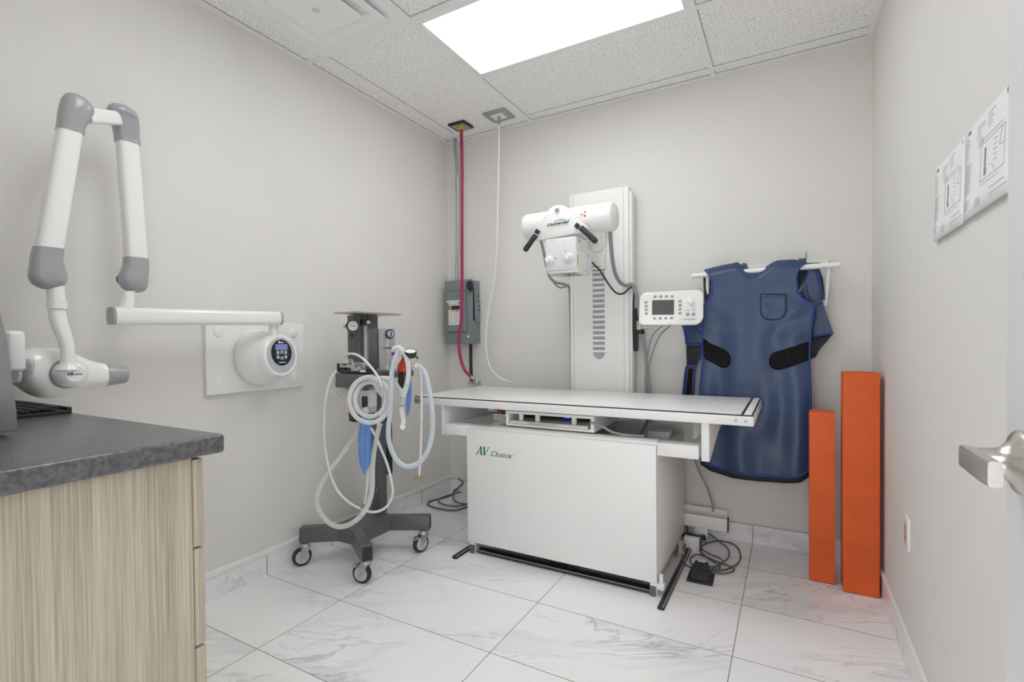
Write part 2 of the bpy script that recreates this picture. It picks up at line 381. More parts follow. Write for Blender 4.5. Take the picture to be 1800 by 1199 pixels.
# ---- open door against the right wall
d1 = struct('door_1', MB().box((2.600, YF+.02, .008), (2.643, -2.413, 2.07), .002), M_door)
hc = V(2.600, -2.463, 1.057)
lv = MB().lathe(hc, (-1, 0, 0), [(0, .036), (.004, .036), (.007, .033), (.011, .024), (.018, .0165), (.024, .0145), (.037, .0138)])
dh = obj('door_handle', lv, M_nickel, d1)
lv = MB().lathe(hc+V(-.038, 0, 0), (-1, 0, 0), [(0, .0133), (.010, .0130)])
lv.loft([((2.556, -2.448, hc.z), .0130, .0075, 6), ((2.556, -2.480, hc.z), .0140, .0075, 6), ((2.555, -2.520, hc.z), .0140, .0065, 6), ((2.556, -2.542, hc.z), .0135, .006, 6)], 'y')
obj('lever', lv, M_nickel, dh)
rz = MB().lathe(V(2.643, -2.463, 1.057), (1, 0, 0), [(0, .042), (.004, .042), (.010, .02), (.045, .013)]); obj('door_handle', rz, M_nickel, d1)
# ================================================================ CEILING THINGS
def ceiling_light(x0, y0, x1, y1, label):
    t = thing('ceiling_light', label, 'ceiling light', ((x0+x1)/2, (y0+y1)/2, H-.004), 'flat recessed ceiling light panels')
    e = .035; z0, z1 = H-.002, H+.0098; f = MB()
    x0 += hb; x1 -= hb; y0 += hb; y1 -= hb
    f.box((x0, y0, z0), (x1, y0+e, z1), .001).box((x0, y1-e*.5, z0), (x1, y1, z1), .001).box((x0, y0+e, z0), (x0+e*.8, y1-e*.5, z1), .001).box((x1-e*.8, y0+e, z0), (x1, y1-e*.5, z1), .001)
    obj('frame', f, M_white, t)
    obj('diffuser', MB().box((x0+e*.8, y0+e, z0+.003), (x1-e*.8, y1-e*.5, z1-.001)), M_glowp, t)
ceiling_light(X1, Y0-1.22, X2, Y0-.61, 'bright white flat ceiling light panel beside the air vent')
ceiling_light(X1, Y0-2.44, X2, Y0-1.83, 'added unseen fill light panel on the ceiling nearest the doorway')  # second panel is out of view, added to brighten the room
# air vent
def sq(mb, cx, cy, rings):                                       # rings: (half size, z)
    rs = [mb.ring([(cx+sx*h_, cy+sy*h_, z) for sx, sy in ((-1, -1), (1, -1), (1, 1), (-1, 1))]) for h_, z in rings]
    mb.skin(rs, cap=False); return mb
vx, vy = (X0+X1)/2, Y0-1.22-.305; hv = .293
t = thing('air_vent', 'large square stepped ceiling air vent beside the light panel', 'air vent', (vx, vy, H-.012))
v = MB(); sq(v, vx, vy, [(hv, H+.009), (hv, H-.004), (hv-.010, H-.005), (.272, H-.004), (.255, H+.002), (.235, H+.008), (.10, H+.0095)])
obj('outer_frame', v, M_vent, t)
v = MB(); sq(v, vx, vy, [(.226, H-.004), (.229, H-.013), (.226, H-.016), (.215, H-.0155), (.185, H-.007), (.163, H+.006), (.168, H+.007), (.188, H-.005), (.217, H-.013), (.226, H-.004)]); obj('louvre', v, M_vent, t, sharp=25)
v = MB(); sq(v, vx, vy, [(.147, H-.012), (.151, H-.018), (.148, H-.022), (.140, H-.0215), (.02, H-.0215)]); v.box((vx-.146, vy-.146, H-.021), (vx+.146, vy+.146, H-.012)); obj('centre_plate', v, M_vent, t)
for sx in (-1, 1):
    for sy in (-1, 1): obj('hanger', MB().cyl((vx+sx*.11, vy+sy*.11, H-.012), (vx+sx*.11, vy+sy*.11, H+.0098), .008), M_vent, t)
obj('button', MB().lathe((vx, vy, H-.0215), (0, 0, -1), [(0, .017), (.003, .016), (.004, .012)]), M_bone, t)
# ================================================================ HOSES FROM THE CEILING
t = thing('gas_hose', 'crimson rubber hose hanging from a black-edged ceiling plate', 'hose', (.288, -.21, 2.7))
obj('ceiling_plate', MB().box((.213, -.275, H+.002), (.353, -.145, H+.0095), .001).box((.213, -.275, H-.004), (.353, -.145, H+.002), .001), M_black, t)
obj('inner_plate', MB().box((.232, -.258, H-.007), (.338, -.162, H-.0045)), M_plate, t)
obj('collar', MB().cyl((.288, -.21, H-.025), (.288, -.21, H-.007), .022, .018), M_yel, t)
hp = [(.288, -.21, H-.02), (0.289, -0.210, 2.446), (0.283, -0.210, 2.033), (0.277, -0.210, 1.618), (0.272, -0.215, 1.368), (0.254, -0.220, 1.243), (0.256, -0.225, 1.151), (0.279, -0.230, 1.055), (0.316, -0.235, 0.986), (0.378, -0.240, 0.938)]
obj('tubing', MB().tube(hp, .0115, 14), M_pink, t)
e0, e1 = V((0.374, -0.240, 0.942)), V((0.417, -0.240, 0.917)); dd = (e1-e0).normalized()
obj('connector', MB().lathe(e0, dd, [(0, .013), (.012, .013), (.012, .010), (.034, .010), (.034, .016), (.037, .016), (.037, .013)]).cyl(e1-dd*.002+V(0, 0, -.018), e1-dd*.002+V(0, 0, .018), .008), M_chrome, t)
t = thing('gas_hose', 'white hose hanging from a grey square ceiling plate', 'hose', (.607, -.213, 2.7))
obj('ceiling_plate', MB().box((.520, -.290, H-.003), (.694, -.136, H+.0095), .001), M_plate, t)
obj('inner_plate', MB().box((.560, -.255, H-.006), (.654, -.171, H-.0032)), M_white, t)
obj('collar', MB().cyl((.607, -.213, H-.06), (.607, -.213, H-.006), .011), M_plate, t)
hp = [(.607, -.213, H-.04), (0.605, -0.213, 2.547), (0.592, -0.213, 2.194), (0.581, -0.213, 1.877), (0.557, -0.213, 1.640), (0.512, -0.213, 1.441), (0.486, -0.213, 1.280), (0.483, -0.213, 1.158), (0.498, -0.213, 1.057), (0.540, -0.213, 0.981), (0.601, -0.215, 0.938), (0.664, -0.220, 0.917)]
obj('tubing', MB().tube(hp, .0075, 12), M_hosew, t)
e0 = V((0.659, -0.220, 0.918)); e1 = V((0.700, -0.220, 0.906))
obj('connector', MB().cyl(e0, e1, .008).prism([e1+V(-.012, -.004, .010), e1+V(.018, -.004, .010), e1+V(.010, -.004, -.020), e1+V(-.002, -.004, -.022)], (0, .010, 0)), M_bone, t)
# ================================================================ SWITCH BOX
t = thing('switch_box', 'grey-green electrical disconnect box with black side handle in the corner', 'switch box', (.18, -.1, 1.186))
fy = -.115
obj('box_body', MB().box((.056, -.100, 1.186), (.298, 0, 1.660), .003), M_sbox, t)
lid = MB().box((.050, fy, 1.180), (.300, -.096, 1.666), .003)
lid.box((.075, fy-.018, 1.270), (.252, fy+.002, 1.585), .014, 3); obj('lid', lid, M_sbox, t)
a = MB().prism([(.302, -.088, 1.50), (.302, -.088, 1.40), (.302, -.075, 1.345), (.302, -.020, 1.345), (.302, -.020, 1.50)], (.012, 0, 0), .002)
obj('handle_guard', a, M_sbox, t)
obj('handle', MB().prism([(.272, fy-.004, 1.640), (.290, fy-.004, 1.652), (.318, fy-.004, 1.645), (.326, fy-.004, 1.612), (.312, fy-.004, 1.575), (.298, fy-.004, 1.572), (.272, fy-.004, 1.600)], (0, -.03, 0), .006).box((.301, -.10, 1.36), (.306, -.090, 1.60)), M_black, t)
lb = MB().box((.098, fy-.0196, 1.325), (.200, fy-.0178, 1.480)).box((.080, fy-.0196, 1.498), (.203, fy-.0178, 1.512)).box((.100, fy-.0196, 1.484), (.190, fy-.0178, 1.496)); obj('label', lb, M_label, t)
obj('label_heading', MB().box((.098, fy-.0202, 1.440), (.200, fy-.0194, 1.472)), M_black, t)
obj('label_emblem', MB().box((.104, fy-.0208, 1.444), (.126, fy-.0198, 1.468)), M_yel, t)
obj('label_emblem', MB().box((.111, fy-.0214, 1.450), (.119, fy-.0204, 1.461)), M_black, t)
obj('warning_print', MB().prism([(.114, fy-.0202, 1.430), (.146, fy-.0202, 1.433), (.146, fy-.0202, 1.425)], (0, .0005, 0)).box((.160, fy-.0202, 1.426), (.192, fy-.0196, 1.434)), M_redlab, t)
pr_ = MB()
for k in range(9):
    for x0 in (.104, .152): pr_.box((x0, fy-.0201, 1.335+k*.0095), (x0+random.uniform(.02, .042), fy-.0195, 1.3375+k*.0095))
obj('fine_print', pr_, M_gink, t)
obj('latch', MB().lathe((.262, fy, 1.236), (0, -1, 0), [(0, .012), (.003, .012), (.006, .008)]), M_chrome, t)
for z in (1.535, 1.497, 1.46, 1.43): obj('guard_slot', MB().box((.3135, -.05, z), (.3150, -.035, z+.012)), M_black, t)
t = thing('conduit', 'bare steel conduit from the ceiling corner to the switch box', 'conduit', (.2, -.04, 1.66))
cp = [(0.108, -0.040, 2.764), (0.109, -0.040, 2.694), (0.121, -0.040, 2.591), (0.128, -0.040, 2.480), (0.126, -0.040, 2.172), (0.123, -0.045, 1.908), (0.119, -0.050, 1.731), (0.118, -0.050, 1.670)]
cp[0] = (cp[0][0], cp[0][1], H+.008); cp[-1] = (cp[-1][0], cp[-1][1], 1.663)
obj('pipe', MB().tube(cp, .013, 16), M_zinc, t)
obj('coupling', MB().cyl((0.128, -0.040, 2.471), (0.128, -0.040, 2.370), .016), M_zinc, t)
t = thing('conduit', 'short black conduit below the switch box behind the crimson hose', 'conduit', (.235, -.05, .9))
obj('pipe', MB().tube([(.240, -.05, 1.18), (.241, -.05, 1.0), (.248, -.05, .89)], .013, 14), M_rubber, t)
obj('strap', MB().box((.225, -.066, .878), (.30, -.0, .892), .002), M_zinc, t)
# ================================================================ X-RAY MAST (tube stand)
t = thing('xray_tube_stand', 'tall white wall-side column carrying the overhead tube head', 'column', (1.29, -.06, 0))
mz = 2.168
m = MB(); yf, yb = -.120, -.022
sx0, sx1, sz0, sz1 = 1.248, 1.330, 1.075, 1.78
m.box((1.093, yf, .18), (sx0, yb, mz), .0).box((sx1, yf, .18), (1.488, yb, mz)).box((sx0, yf, sz1), (sx1, yb, mz)).box((sx0, yf, .18), (sx1, yb, sz0))
n = 12; cxs, rs_ = (sx0+sx1)/2, (sx1-sx0)/2
for s in (-1, 1):
    poly = [(cxs+s*rs_, yf, sz0)] + [(cxs+s*rs_*math.cos(a*PI/2/n), yf, sz0+rs_-rs_*math.sin(a*PI/2/n)) for a in range(n+1)] + [(cxs, yf, sz0)]
    m.prism([poly[-1]] + poly[1:-1][::-1] + [poly[0]], (0, .03, 0))
obj('column', m, M_white, t, sharp=30)
obj('slot_back', MB().box((sx0, yf+.028, sz0), (sx1, yb, sz1)), M_lgrey, t)
m = MB()
for k in range(19): 
    z = sz0+.045+k*.0345
    m.prism([(sx0, yf+.004, z), (sx0, yf+.004, z+.013), (sx0, yf+.028, z+.017), (sx0, yf+.028, z)], (sx1-sx0, 0, 0))
obj('slotted_cover', m, M_white, t)
obj('side_strip', MB().box((1.456, yf-.002, .18), (1.458, yf, mz)).box((1.116, yf-.002, .18), (1.1175, yf, mz)), M_lgrey, t)
obj('side_rail', MB().box((1.488, yf+.014, .18), (1.506, yb, mz-.03), .002), M_white2, t)
# arm carriage
obj('carriage', MB().box((1.235, -.165, 1.655), (1.345, yf-.001, 1.93), .004).box((1.24, -.32, 1.80), (1.34, -.165, 1.885), .006), M_white, t)
obj('swivel_disc', MB().lathe(((1.308, -0.190, 1.795)[0], -.166, (1.308, -0.190, 1.795)[2]), (0, -1, 0), [(0, .036), (.03, .036), (.034, .032), (.036, .0)]), M_white, t)
obj('disc_rim', MB().lathe(((1.308, -0.190, 1.795)[0], -.180, (1.308, -0.190, 1.795)[2]), (0, -1, 0), [(0, .0368), (.003, .0368)]), M_gink, t)
obj('rod', MB().cyl((1.15, -.16, 1.892), (1.40, -.16, 1.892), .007).cyl((1.15, -.16, 1.92), (1.40, -.16, 1.92), .007), M_chrome, t)
obj('marking', MB().box((1.250, -.1656, 1.668), (1.285, -.1648, 1.673)).box((1.291, -.1656, 1.668), (1.325, -.1648, 1.673)), M_gink, t)
# tube housing along X
ty, tz, tr = -.45, 1.905, .083
m = MB().lathe((.935, ty, tz), (1, 0, 0), [(0, .0), (.001, .070), (.008, .078), (.02, .081), (.225, .081), (.225, .076), (.335, .076), (.335, .0835), (.555, .0835), (.566, .080), (.574, .068), (.577, 0)], 48)
obj('tube_housing', m, M_white, t)
m = MB().cyl((1.22, ty, 1.90), (1.36, ty, 1.90), .084, n=40).box((1.255, ty, 1.80), (1.335, -.30, 1.90), .006)
obj('trunnion', m, M_white, t)
# warning label on tube: a curved sheet
def curved(x0, x1, a0, a1, r):
    mb = MB(); rs = [mb.ring([(x, ty-r*math.cos(a0+(a1-a0)*k/8), tz+r*math.sin(a0+(a1-a0)*k/8)) for k in range(9)]) for x in (x0, x1)]
    mb.skin(rs, cap=False, closed=False); return mb
obj('warning_label', curved(1.30, 1.365, -.05, .42, .0845), M_label, t)
obj('warning_print', curved(1.330, 1.343, .12, .2, .085), M_redlab, t)
obj('warning_print', curved(1.350, 1.362, -.02, .09, .085), M_redlab, t)
obj('warning_print', curved(1.350, 1.362, .25, .36, .085), M_redlab, t)
obj('rating_label', curved(1.32, 1.385, -.75, -.35, .0845), M_white2, t)
# control yoke plate
py = -.600
poly = [(1.058, -0.600, 1.795), (1.047, -0.600, 1.826), (1.137, -0.600, 1.924), (1.166, -0.600, 1.963), (1.195, -0.600, 1.975), (1.234, -0.600, 1.973), (1.265, -0.600, 1.959), (1.296, -0.600, 1.926), (1.380, -0.600, 1.839), (1.390, -0.600, 1.825), (1.373, -0.600, 1.805), (1.114, -0.600, 1.787)]
y_plate = MB().prism(poly, (0, .055, 0), .006); yk = obj('yoke_plate', y_plate, M_white, t)
m = MB(); m.cyl((1.235, -.545, 1.86), (1.235, -.36, 1.88), .05); obj('yoke_neck', m, M_white, t)
m = MB().text('Universal', (1.145, -0.606, 1.858), (1, 0, .045), (0, 0, 1), .0215, .0006, shear=.5, bold=.0007, space=1.04, wide=1.62)
m.tube([V((1.190, -0.606, 1.877)), V((1.211, -0.606, 1.885)), V((1.239, -0.606, 1.887)), V((1.264, -0.606, 1.882)), V((1.285, -0.606, 1.873))], lambda u: .0014*(1-abs(2*u-1)**2)+.0003, 6)
obj('lettering', m, M_green, yk)
p = V((1.215, -0.606, 1.945)); obj('level_window', MB().box(p+V(-.012, -.001, -.009), p+V(.012, .002, .009)), M_gink, yk)
def grip(a, b, sock, label=None):
    a, b, s_ = V(a), V(b), V(sock); d = (b-a).normalized()
    hg = obj('handle_grip', MB().lathe(a, d, [(0, .012), (.004, .0165), ((b-a).length*.5, .0155), ((b-a).length-.01, .017), ((b-a).length, .012), ((b-a).length+.002, .0)], 20), M_rubber, t)
    obj('socket', MB().box((-.012, -.012, -.012), (.012, .012, .012), .001, mat=Matrix.Translation(s_) @ Matrix.Rotation(math.atan2(d.x, d.z), 4, 'Y')), M_black, t)
    obj('handle_stem', MB().cyl(s_+V(0, .02, 0), a+d*.01, .012), M_white, t)
grip((1.082, -0.610, 1.817), (1.017, -0.630, 1.727), (1.090, -0.603, 1.834))
grip((1.361, -0.610, 1.826), (1.456, -0.630, 1.734), (1.339, -0.603, 1.838))
# collimator
cx0, cx1, cz0, cz1, cy0, cy1 = 1.138, 1.329, 1.600, 1.786, -.600, -.405
c = obj('collimator', MB().box((cx0, cy0, cz0), (cx1, cy1, cz1), .004), M_white, t)
obj('neck_ring', MB().cyl((1.235, -.49, cz1-.001), (1.235, -.49, cz1+.05), .07), M_white2, t)
obj('base_plate', MB().box((cx0+.01, cy0+.004, cz0-.014), (cx1+.006, cy1+.01, cz0-.001), .002), M_white2, c)
obj('light_window', MB().box((cx0+.07, cy0+.04, cz0-.016), (cx1-.03, cy1-.03, cz0-.0142)), M_screen, c)
obj('window_rim', MB().box((cx0+.06, cy0+.028, cz0-.0165), (cx1-.03, cy0+.033, cz0-.0142)).box((cx0+.03, cy0+.012, cz0-.030), (cx0+.10, cy0+.020, cz0-.014)), M_alu, c)
obj('front_face', MB().box((cx0+.003, cy0-.003, cz0+.004), (cx1-.003, cy0+.001, cz1-.004), .001), mat('cool_white_panel', (.72, .73, .76), .35), c)
for kx, kz, ang in (((1.163, -0.600, 1.665)[0], (1.163, -0.600, 1.665)[2], -.15), ((1.284, -0.600, 1.671)[0], (1.284, -0.600, 1.671)[2], 2.2)):
    kn = obj('dial_knob', MB().lathe((kx, cy0-.003, kz), (0, -1, 0), [(0, .026), (.004, .0255), (.004, .019), (.026, .017), (.029, .014), (.029, 0)], 28), M_plast, c)
    sc_ = MB()
    for rr in (.032, .040):
        for q in range(24):
            if ang < 0 and -PI*.95+q*.11 < -PI*.68: continue
            a0, a1 = -PI*.95+q*.11, -PI*.95+(q+.93)*.11
            sc_.prism([(kx+rr*math.cos(a0), cy0-.0034, kz+rr*math.sin(a0)), (kx+rr*math.cos(a1), cy0-.0034, kz+rr*math.sin(a1)), (kx+(rr+.001)*math.cos(a1), cy0-.0034, kz+(rr+.001)*math.sin(a1)), (kx+(rr+.001)*math.cos(a0), cy0-.0034, kz+(rr+.001)*math.sin(a0))], (0, .0008, 0))
    obj('dial_scale', sc_, M_gink, c); sc_ = MB(); sc_.box((-.001, -.0008, .024), (.001, 0, .046), mat=Matrix.Translation((kx, cy0-.0032, kz)) @ Matrix.Rotation(ang if ang > 0 else 1.4, 4, 'Y') if ang < 0 else Matrix.Translation((kx, cy0-.0032, kz)) @ Matrix.Rotation(-.5, 4, 'Y'))
    obj('dial_pointer', sc_, M_ink, c)
obj('warning_label', MB().box((cx1, cy0+.010, cz0+.030), (cx1+.0012, cy0+.026, cz0+.082)), M_yel, c)
obj('side_panel', MB().box((cx1, cy0+.05, cz1-.075), (cx1+.002, cy1-.04, cz1-.015), .001), M_white2, c)
obj('screw', MB().cyl((cx1, cy0+.045, cz1-.02), (cx1+.002, cy0+.045, cz1-.02), .005).cyl((cx1-.001, cy1-.01, cz0+.1), (cx1+.002, cy1-.01, cz0+.1), .004), M_black, c)
# cables of the tube head
t2 = thing('high_voltage_cable', 'thick grey cable looping from tube head to mast side', 'cable', (1.5, -.3, 1.0))
obj('jacket', MB().tube([(1.469, -0.430, 1.832), (1.465, -0.400, 1.755), (1.452, -0.330, 1.667), (1.445, -0.240, 1.592), (1.459, -0.170, 1.549), (1.490, -0.140, 1.540), (1.516, -.128, 1.545), (1.540, -0.115, 1.457), (1.556, -0.110, 1.350), (1.569, -0.110, 1.225), (1.584, -0.100, 1.118), (1.591, -0.090, 1.011), (1.587, -0.090, 0.896), (1.60, -.08, .5), (1.62, -.1, .12)], .0115, 14), M_cablel, t2)
t2 = thing('control_cable', 'thin black cable sagging from the tube arm to the mast edge', 'cable', (1.5, -.3, 1.0))
obj('jacket', MB().tube([(1.266, -0.170, 1.697), (1.329, -0.200, 1.637), (1.391, -0.220, 1.546), (1.432, -0.200, 1.492), (1.469, -0.170, 1.489), (1.494, -0.130, 1.522), (1.520, -.120, 1.52), (1.519, -0.120, 1.404), (1.526, -0.120, 1.326), (1.549, -0.100, 1.261), (1.576, -0.080, 1.154), (1.585, -.08, .95), (1.59, -.07, .5)], .0055, 10), M_rubber, t2)
t2 = thing('high_voltage_cable', 'grey cable drooping behind the collimator to the column left side', 'cable', (1.1, -.3, 1.0))
obj('jacket', MB().tube([(1.029, -0.440, 1.829), (1.061, -0.460, 1.735), (1.061, -0.420, 1.653), (1.042, -0.330, 1.601), (1.045, -0.240, 1.577), (1.071, -0.170, 1.571), (1.083, -0.120, 1.552), (1.076, -0.085, 1.502), (1.080, -.075, 1.0), (1.080, -.07, .4)], .0085, 12).tube([(1.038, -0.330, 1.616), (1.033, -0.240, 1.570), (1.047, -0.180, 1.549), (1.067, -0.130, 1.560), (1.074, -0.090, 1.524), (1.072, -.06, 1.0), (1.072, -.06, .4)], .005, 10), M_cablel, t2)
# mast floor rail
t2 = thing('floor_rail', 'white floor channel at the wall behind the table right end', 'rail', (1.7, -.1, 0))
obj('channel', MB().box((1.05, -.155, .092), (2.060, -.148, .165), .001).box((1.05, -.150, .092), (2.060, -.060, .098)).box((1.05, -.066, .092), (2.050, -.058, .188), .001).box((1.05, -.15, .150), (2.05, -.125, .155)), M_white2, t2)
obj('end_cap', MB().box((2.060, -.157, .090), (2.066, -.12, .170), .001), M_black, t2)
for x in (1.15, 1.915):
    lg = obj('leg', MB().box((x-.035, -.14, .028), (x+.035, -.08, .092), .002), M_white2, t2)
    obj('foot', MB().cyl((x, -.11, 0), (x, -.11, .010), .028).cyl((x, -.11, .010), (x, -.11, .028), .012), M_zinc, lg)
# ================================================================ CONTROL PANEL on swing arm
cpx = V((1.781, -0.300, 1.380)); Rz = Matrix.Rotation(math.radians(13), 4, 'Z') @ Matrix.Rotation(math.radians(.8), 4, 'Y') @ Matrix.Rotation(math.radians(-6), 4, 'X')
CM = Matrix.Translation(cpx) @ Rz
def cp_(x, y, z=0): return CM @ V(x, z, y)                        # panel face in local x (right), y (up), z depth (towards the wall +)
t = thing('control_console', 'white x-ray control console with dark screen beside the apron', 'control panel', cpx-V(0, 0, .1))
hw, hh = .176, .098
def outline(s=1.0, n=9):
    pts = []
    for (ax, ay, r, a0) in ((hw-.035, hh-.035+.004, .035, 0), (-hw+.045, hh-.045-.001, .042, PI/2), (-hw+.028, -hh+.028, .028, PI), (hw-.05, -hh+.05, .05, 1.5*PI)):
        for k in range(n): pts.append((ax+r*math.cos(a0+k*PI/2/(n-1)), ay+r*math.sin(a0+k*PI/2/(n-1))))
    return [(p[0]*s, p[1]*s) for p in pts]
m = MB(); rs = [m.ring([cp_(x, y, z) for x, y in outline(s)]) for s, z in ((.93, -.0), (.985, .002), (1.0, .008), (1.0, .030), (.97, .046), (.90, .052))]; m.skin(rs)
body = obj('housing', m, M_plast, t, sharp=50)
obj('bezel_seam', (lambda m: m.skin([m.ring([cp_(x, y, .0145) for x, y in outline(1.0015)]), m.ring([cp_(x, y, .016) for x, y in outline(1.0015)])]))(MB()), M_lgrey, t)
def pbox(mb, x0, y0, x1, y1, z0, z1, bev=0): return mb.box((x0, z0, y0), (x1, z1, y1), bev, mat=CM)
obj('screen', pbox(MB(), -.102, -.040, .018, .045, -.002, .003), M_screen, t)
bt = []
for k in range(4): bt += [(-.086+k*.031, .066), (-.088+k*.031, -.060), (-.137+.001*k, .034-.022*k), (.050, .037-.023*k)]
for x, y in bt: obj('soft_button', pbox(MB(), x-.008, y-.0065, x+.008, y+.0065, -.003, .002, .002), M_btn, t)
for x in (.092, .122): obj('square_button', pbox(MB(), x-.009, -.047, x+.009, -.030, -.0025, .002, .002), M_btn, t)
obj('dial_knob', (lambda m: m.lathe(cp_(.106, .034, .001), (CM.to_3x3() @ V(0, -1, 0)), [(0, .0235), (.004, .0235), (.005, .0185), (.020, .017), (.022, .014), (.022, 0)], 28))(MB()), M_plast, t)
m = MB(); pbox(m, .084, -.017, .101, -.014, -.0012, .002); pbox(m, .115, -.016, .132, -.013, -.0012, .002); pbox(m, .060, -.0665, .135, -.065, -.0012, .002); pbox(m, .075, -.070, .135, -.0688, -.0012, .002)
obj('caption', m, M_gink, t)
# arm + bracket
obj('bracket_plate', MB().prism([(1.507, -.10, 1.40), (1.507, -.045, 1.40), (1.507, -.040, 1.30), (1.507, -.040, 1.15), (1.507, -.062, 1.125), (1.507, -.085, 1.13), (1.507, -.09, 1.20), (1.507, -.105, 1.25)], (.022, 0, 0), .003), M_black, t)
obj('knuckle', MB().cyl((1.555, -.11, 1.235), (1.555, -.11, 1.262), .028).box((1.52, -.125, 1.235), (1.56, -.09, 1.262), .004), M_black, t)
obj('hinge_block', MB().cyl((1.555, -.11, 1.262), (1.555, -.11, 1.318), .022).box((1.56, -.135, 1.268), (1.60, -.10, 1.312), .003), M_alu, t)
obj('swing_arm', MB().beam((1.57, -.12, 1.300), cp_(-.06, -.085, .03)+V(0, 0, -.006), .012, .010, (0, 1, 0)).beam((1.59, -.13, 1.278), cp_(-.02, -.09, .04)+V(0, 0, -.010), .005, .005, (0, 1, 0)), M_plast, t)
obj('arm_insert', MB().beam((1.60, -.142, 1.297), cp_(-.07, -.085, .014)+V(0, 0, -.008), .0015, .004, (0, 1, 0)), M_black, t)
t2 = thing('console_cable', 'two grey leads hanging below the control console', 'cable', (1.62, -.1, .8))
obj('lead', MB().tube([cp_(-.045, -.097, .03), (1.654, -0.200, 1.223), (1.617, -0.150, 1.137), (1.601, -0.120, 1.030), (1.606, -0.110, 0.895), (1.62, -.1, .6)], .0045, 10), M_cablel, t2)
obj('lead', MB().tube([cp_(.0, -.097, .03), (1.698, -0.200, 1.223), (1.642, -0.150, 1.120), (1.611, -0.120, 1.020), (1.617, -0.110, 0.896), (1.63, -.1, .6)], .0045, 10), M_cablel, t2)
# ================================================================ X-RAY TABLE
t = thing('xray_table', 'white x-ray table with floating top and green lettering on front panel', 'x-ray table', (1.3, -.55, 0))
ya, yb2 = -.890, -.205; tzt, tzb = .876, .828
xl, xr = .407, 2.240
# floating top
ft = MB().box((xl, -.905, tzb), (xr, -.880, tzt-.006), .003).box((xl, -.222, tzb), (xr, -.200, tzt-.006), .003).box((xl, -.880, tzb), (xl+.022, -.222, tzt-.006), .002).box((xr-.022, -.880, tzb), (xr, -.222, tzt-.006), .002)
tp = obj('top_frame', ft, M_white, t)
obj('tabletop', MB().box((xl+.004, -.896, tzt-.008), (xr-.05, -.206, tzt), .0015).box((xl+.03, -.87, tzb+.012), (xr-.03, -.23, tzt-.008)), M_top, t)
obj('edge_gasket', MB().box((xl, -.903, tzt-.0062), (xr-.002, -.8965, tzt-.001)).box((xr-.0495, -.880, tzt-.007), (xr-.0395, -.21, tzt-.001)).box((xr-.009, -.895, tzt-.007), (xr-.003, -.21, tzt-.0015)), M_black, t)
obj('end_strip', MB().box((xr-.039, -.895, tzt-.008), (xr-.0095, -.206, tzt-.0005), .001), M_white, t)
obj('end_plate', MB().box((xl-.002, -.9065, tzb+.002), (xl+.055, -.903, tzt-.009)), M_alu, t)
def bolt(x, z, y=-.9055, r=.006): obj('bolt', MB().lathe((x, y, z), (0, -1, 0), [(0, r), (.002, r), (.003, r*.6), (.003, 0)], 12), M_zinc, t)
for x in (xr-.068, xr-.030): bolt(x, .850)
for x in (xl+.015, xl+.042): obj('bolt', MB().cyl((x, -.9070, .848), (x, -.9063, .848), .0048), M_black, t)
obj('bolt', MB().cyl((xr, -.84, .850), (xr+.002, -.84, .850), .006), M_zinc, t)
for x in (.86, .885, 1.63, 1.66): obj('screw', MB().cyl((x, -.9062, .8555), (x, -.9048, .8555), .0028), M_lgrey, t)
# hanging end brackets under the top
for s, xa in ((1, 2.028), (-1, .590)):
    m = MB().prism([(xa, -.885, tzb), (xa, -.885, .655), (xa, -.848, .655), (xa, -.58, .735), (xa, -.235, .770), (xa, -.235, tzb)] if s > 0 else [(xa, -.885, tzb), (xa, -.885, .655), (xa, -.85, .640), (xa, -.235, .640), (xa, -.235, tzb)], (.034 if s > 0 else .018, 0, 0), .002)
    obj('end_bracket', m, M_white, t)
# lower body
bx0, bx1 = .773, 1.832
obj('front_panel', MB().box((bx0, ya-.004, .062), (bx1, ya+.016, .706), .002), M_white, t)
obj('side_panel', MB().box((bx1-.020, ya+.017, .075), (bx1, yb2, .668), .002), M_white2, t)
obj('side_panel', MB().box((bx0, ya+.017, .075), (bx0+.020, yb2, .668), .002), M_white2, t)
obj('back_panel', MB().box((bx0+.02, yb2-.015, .075), (bx1-.02, yb2, .70), .002), M_white2, t)
tr_ = MB().box((.612, ya, .660), (bx0, ya+.09, .722), .006).box((bx1+.002, ya, .660), (2.018, ya+.09, .722), .006).box((bx0, ya+.014, .68), (bx1+.002, ya+.09, .722), .006)
tr_.box((.612, ya+.09, .690), (.66, yb2-.01, .718)).box((1.975, ya+.09, .672), (2.018, yb2-.01, .715))
obj('tray_rim', tr_, M_white, t)
obj('tray_floor', MB().box((bx0+.02, ya+.09, .600), (bx1-.02, yb2-.02, .612)), M_cable, t)  # dark grey colour stands in for the shade inside the table
obj('ledge', MB().box((bx0+.15, ya+.03, .722), (bx1+.0, ya+.075, .726), .001), M_white2, t)
# rails inside
obj('guide_rail', MB().box((.62, -.34, .762), (2.01, -.30, .790), .002).box((.62, -.262, .780), (2.01, -.235, .826), .002), M_white2, t)
obj('guide_rail', MB().box((1.0, -.28, .735), (2.0, -.27, .76), .001), M_cable, t)
obj('roller', MB().cyl((1.99, -.34, .79), (1.99, -.30, .79), .03), M_black, t)
obj('carriage_block', MB().box((1.70, -.52, .612), (1.81, -.40, .705), .003), M_white2, t)
obj('carriage_block', MB().box((1.93, -.50, .68), (1.972, -.36, .80), .003), M_white2, t)
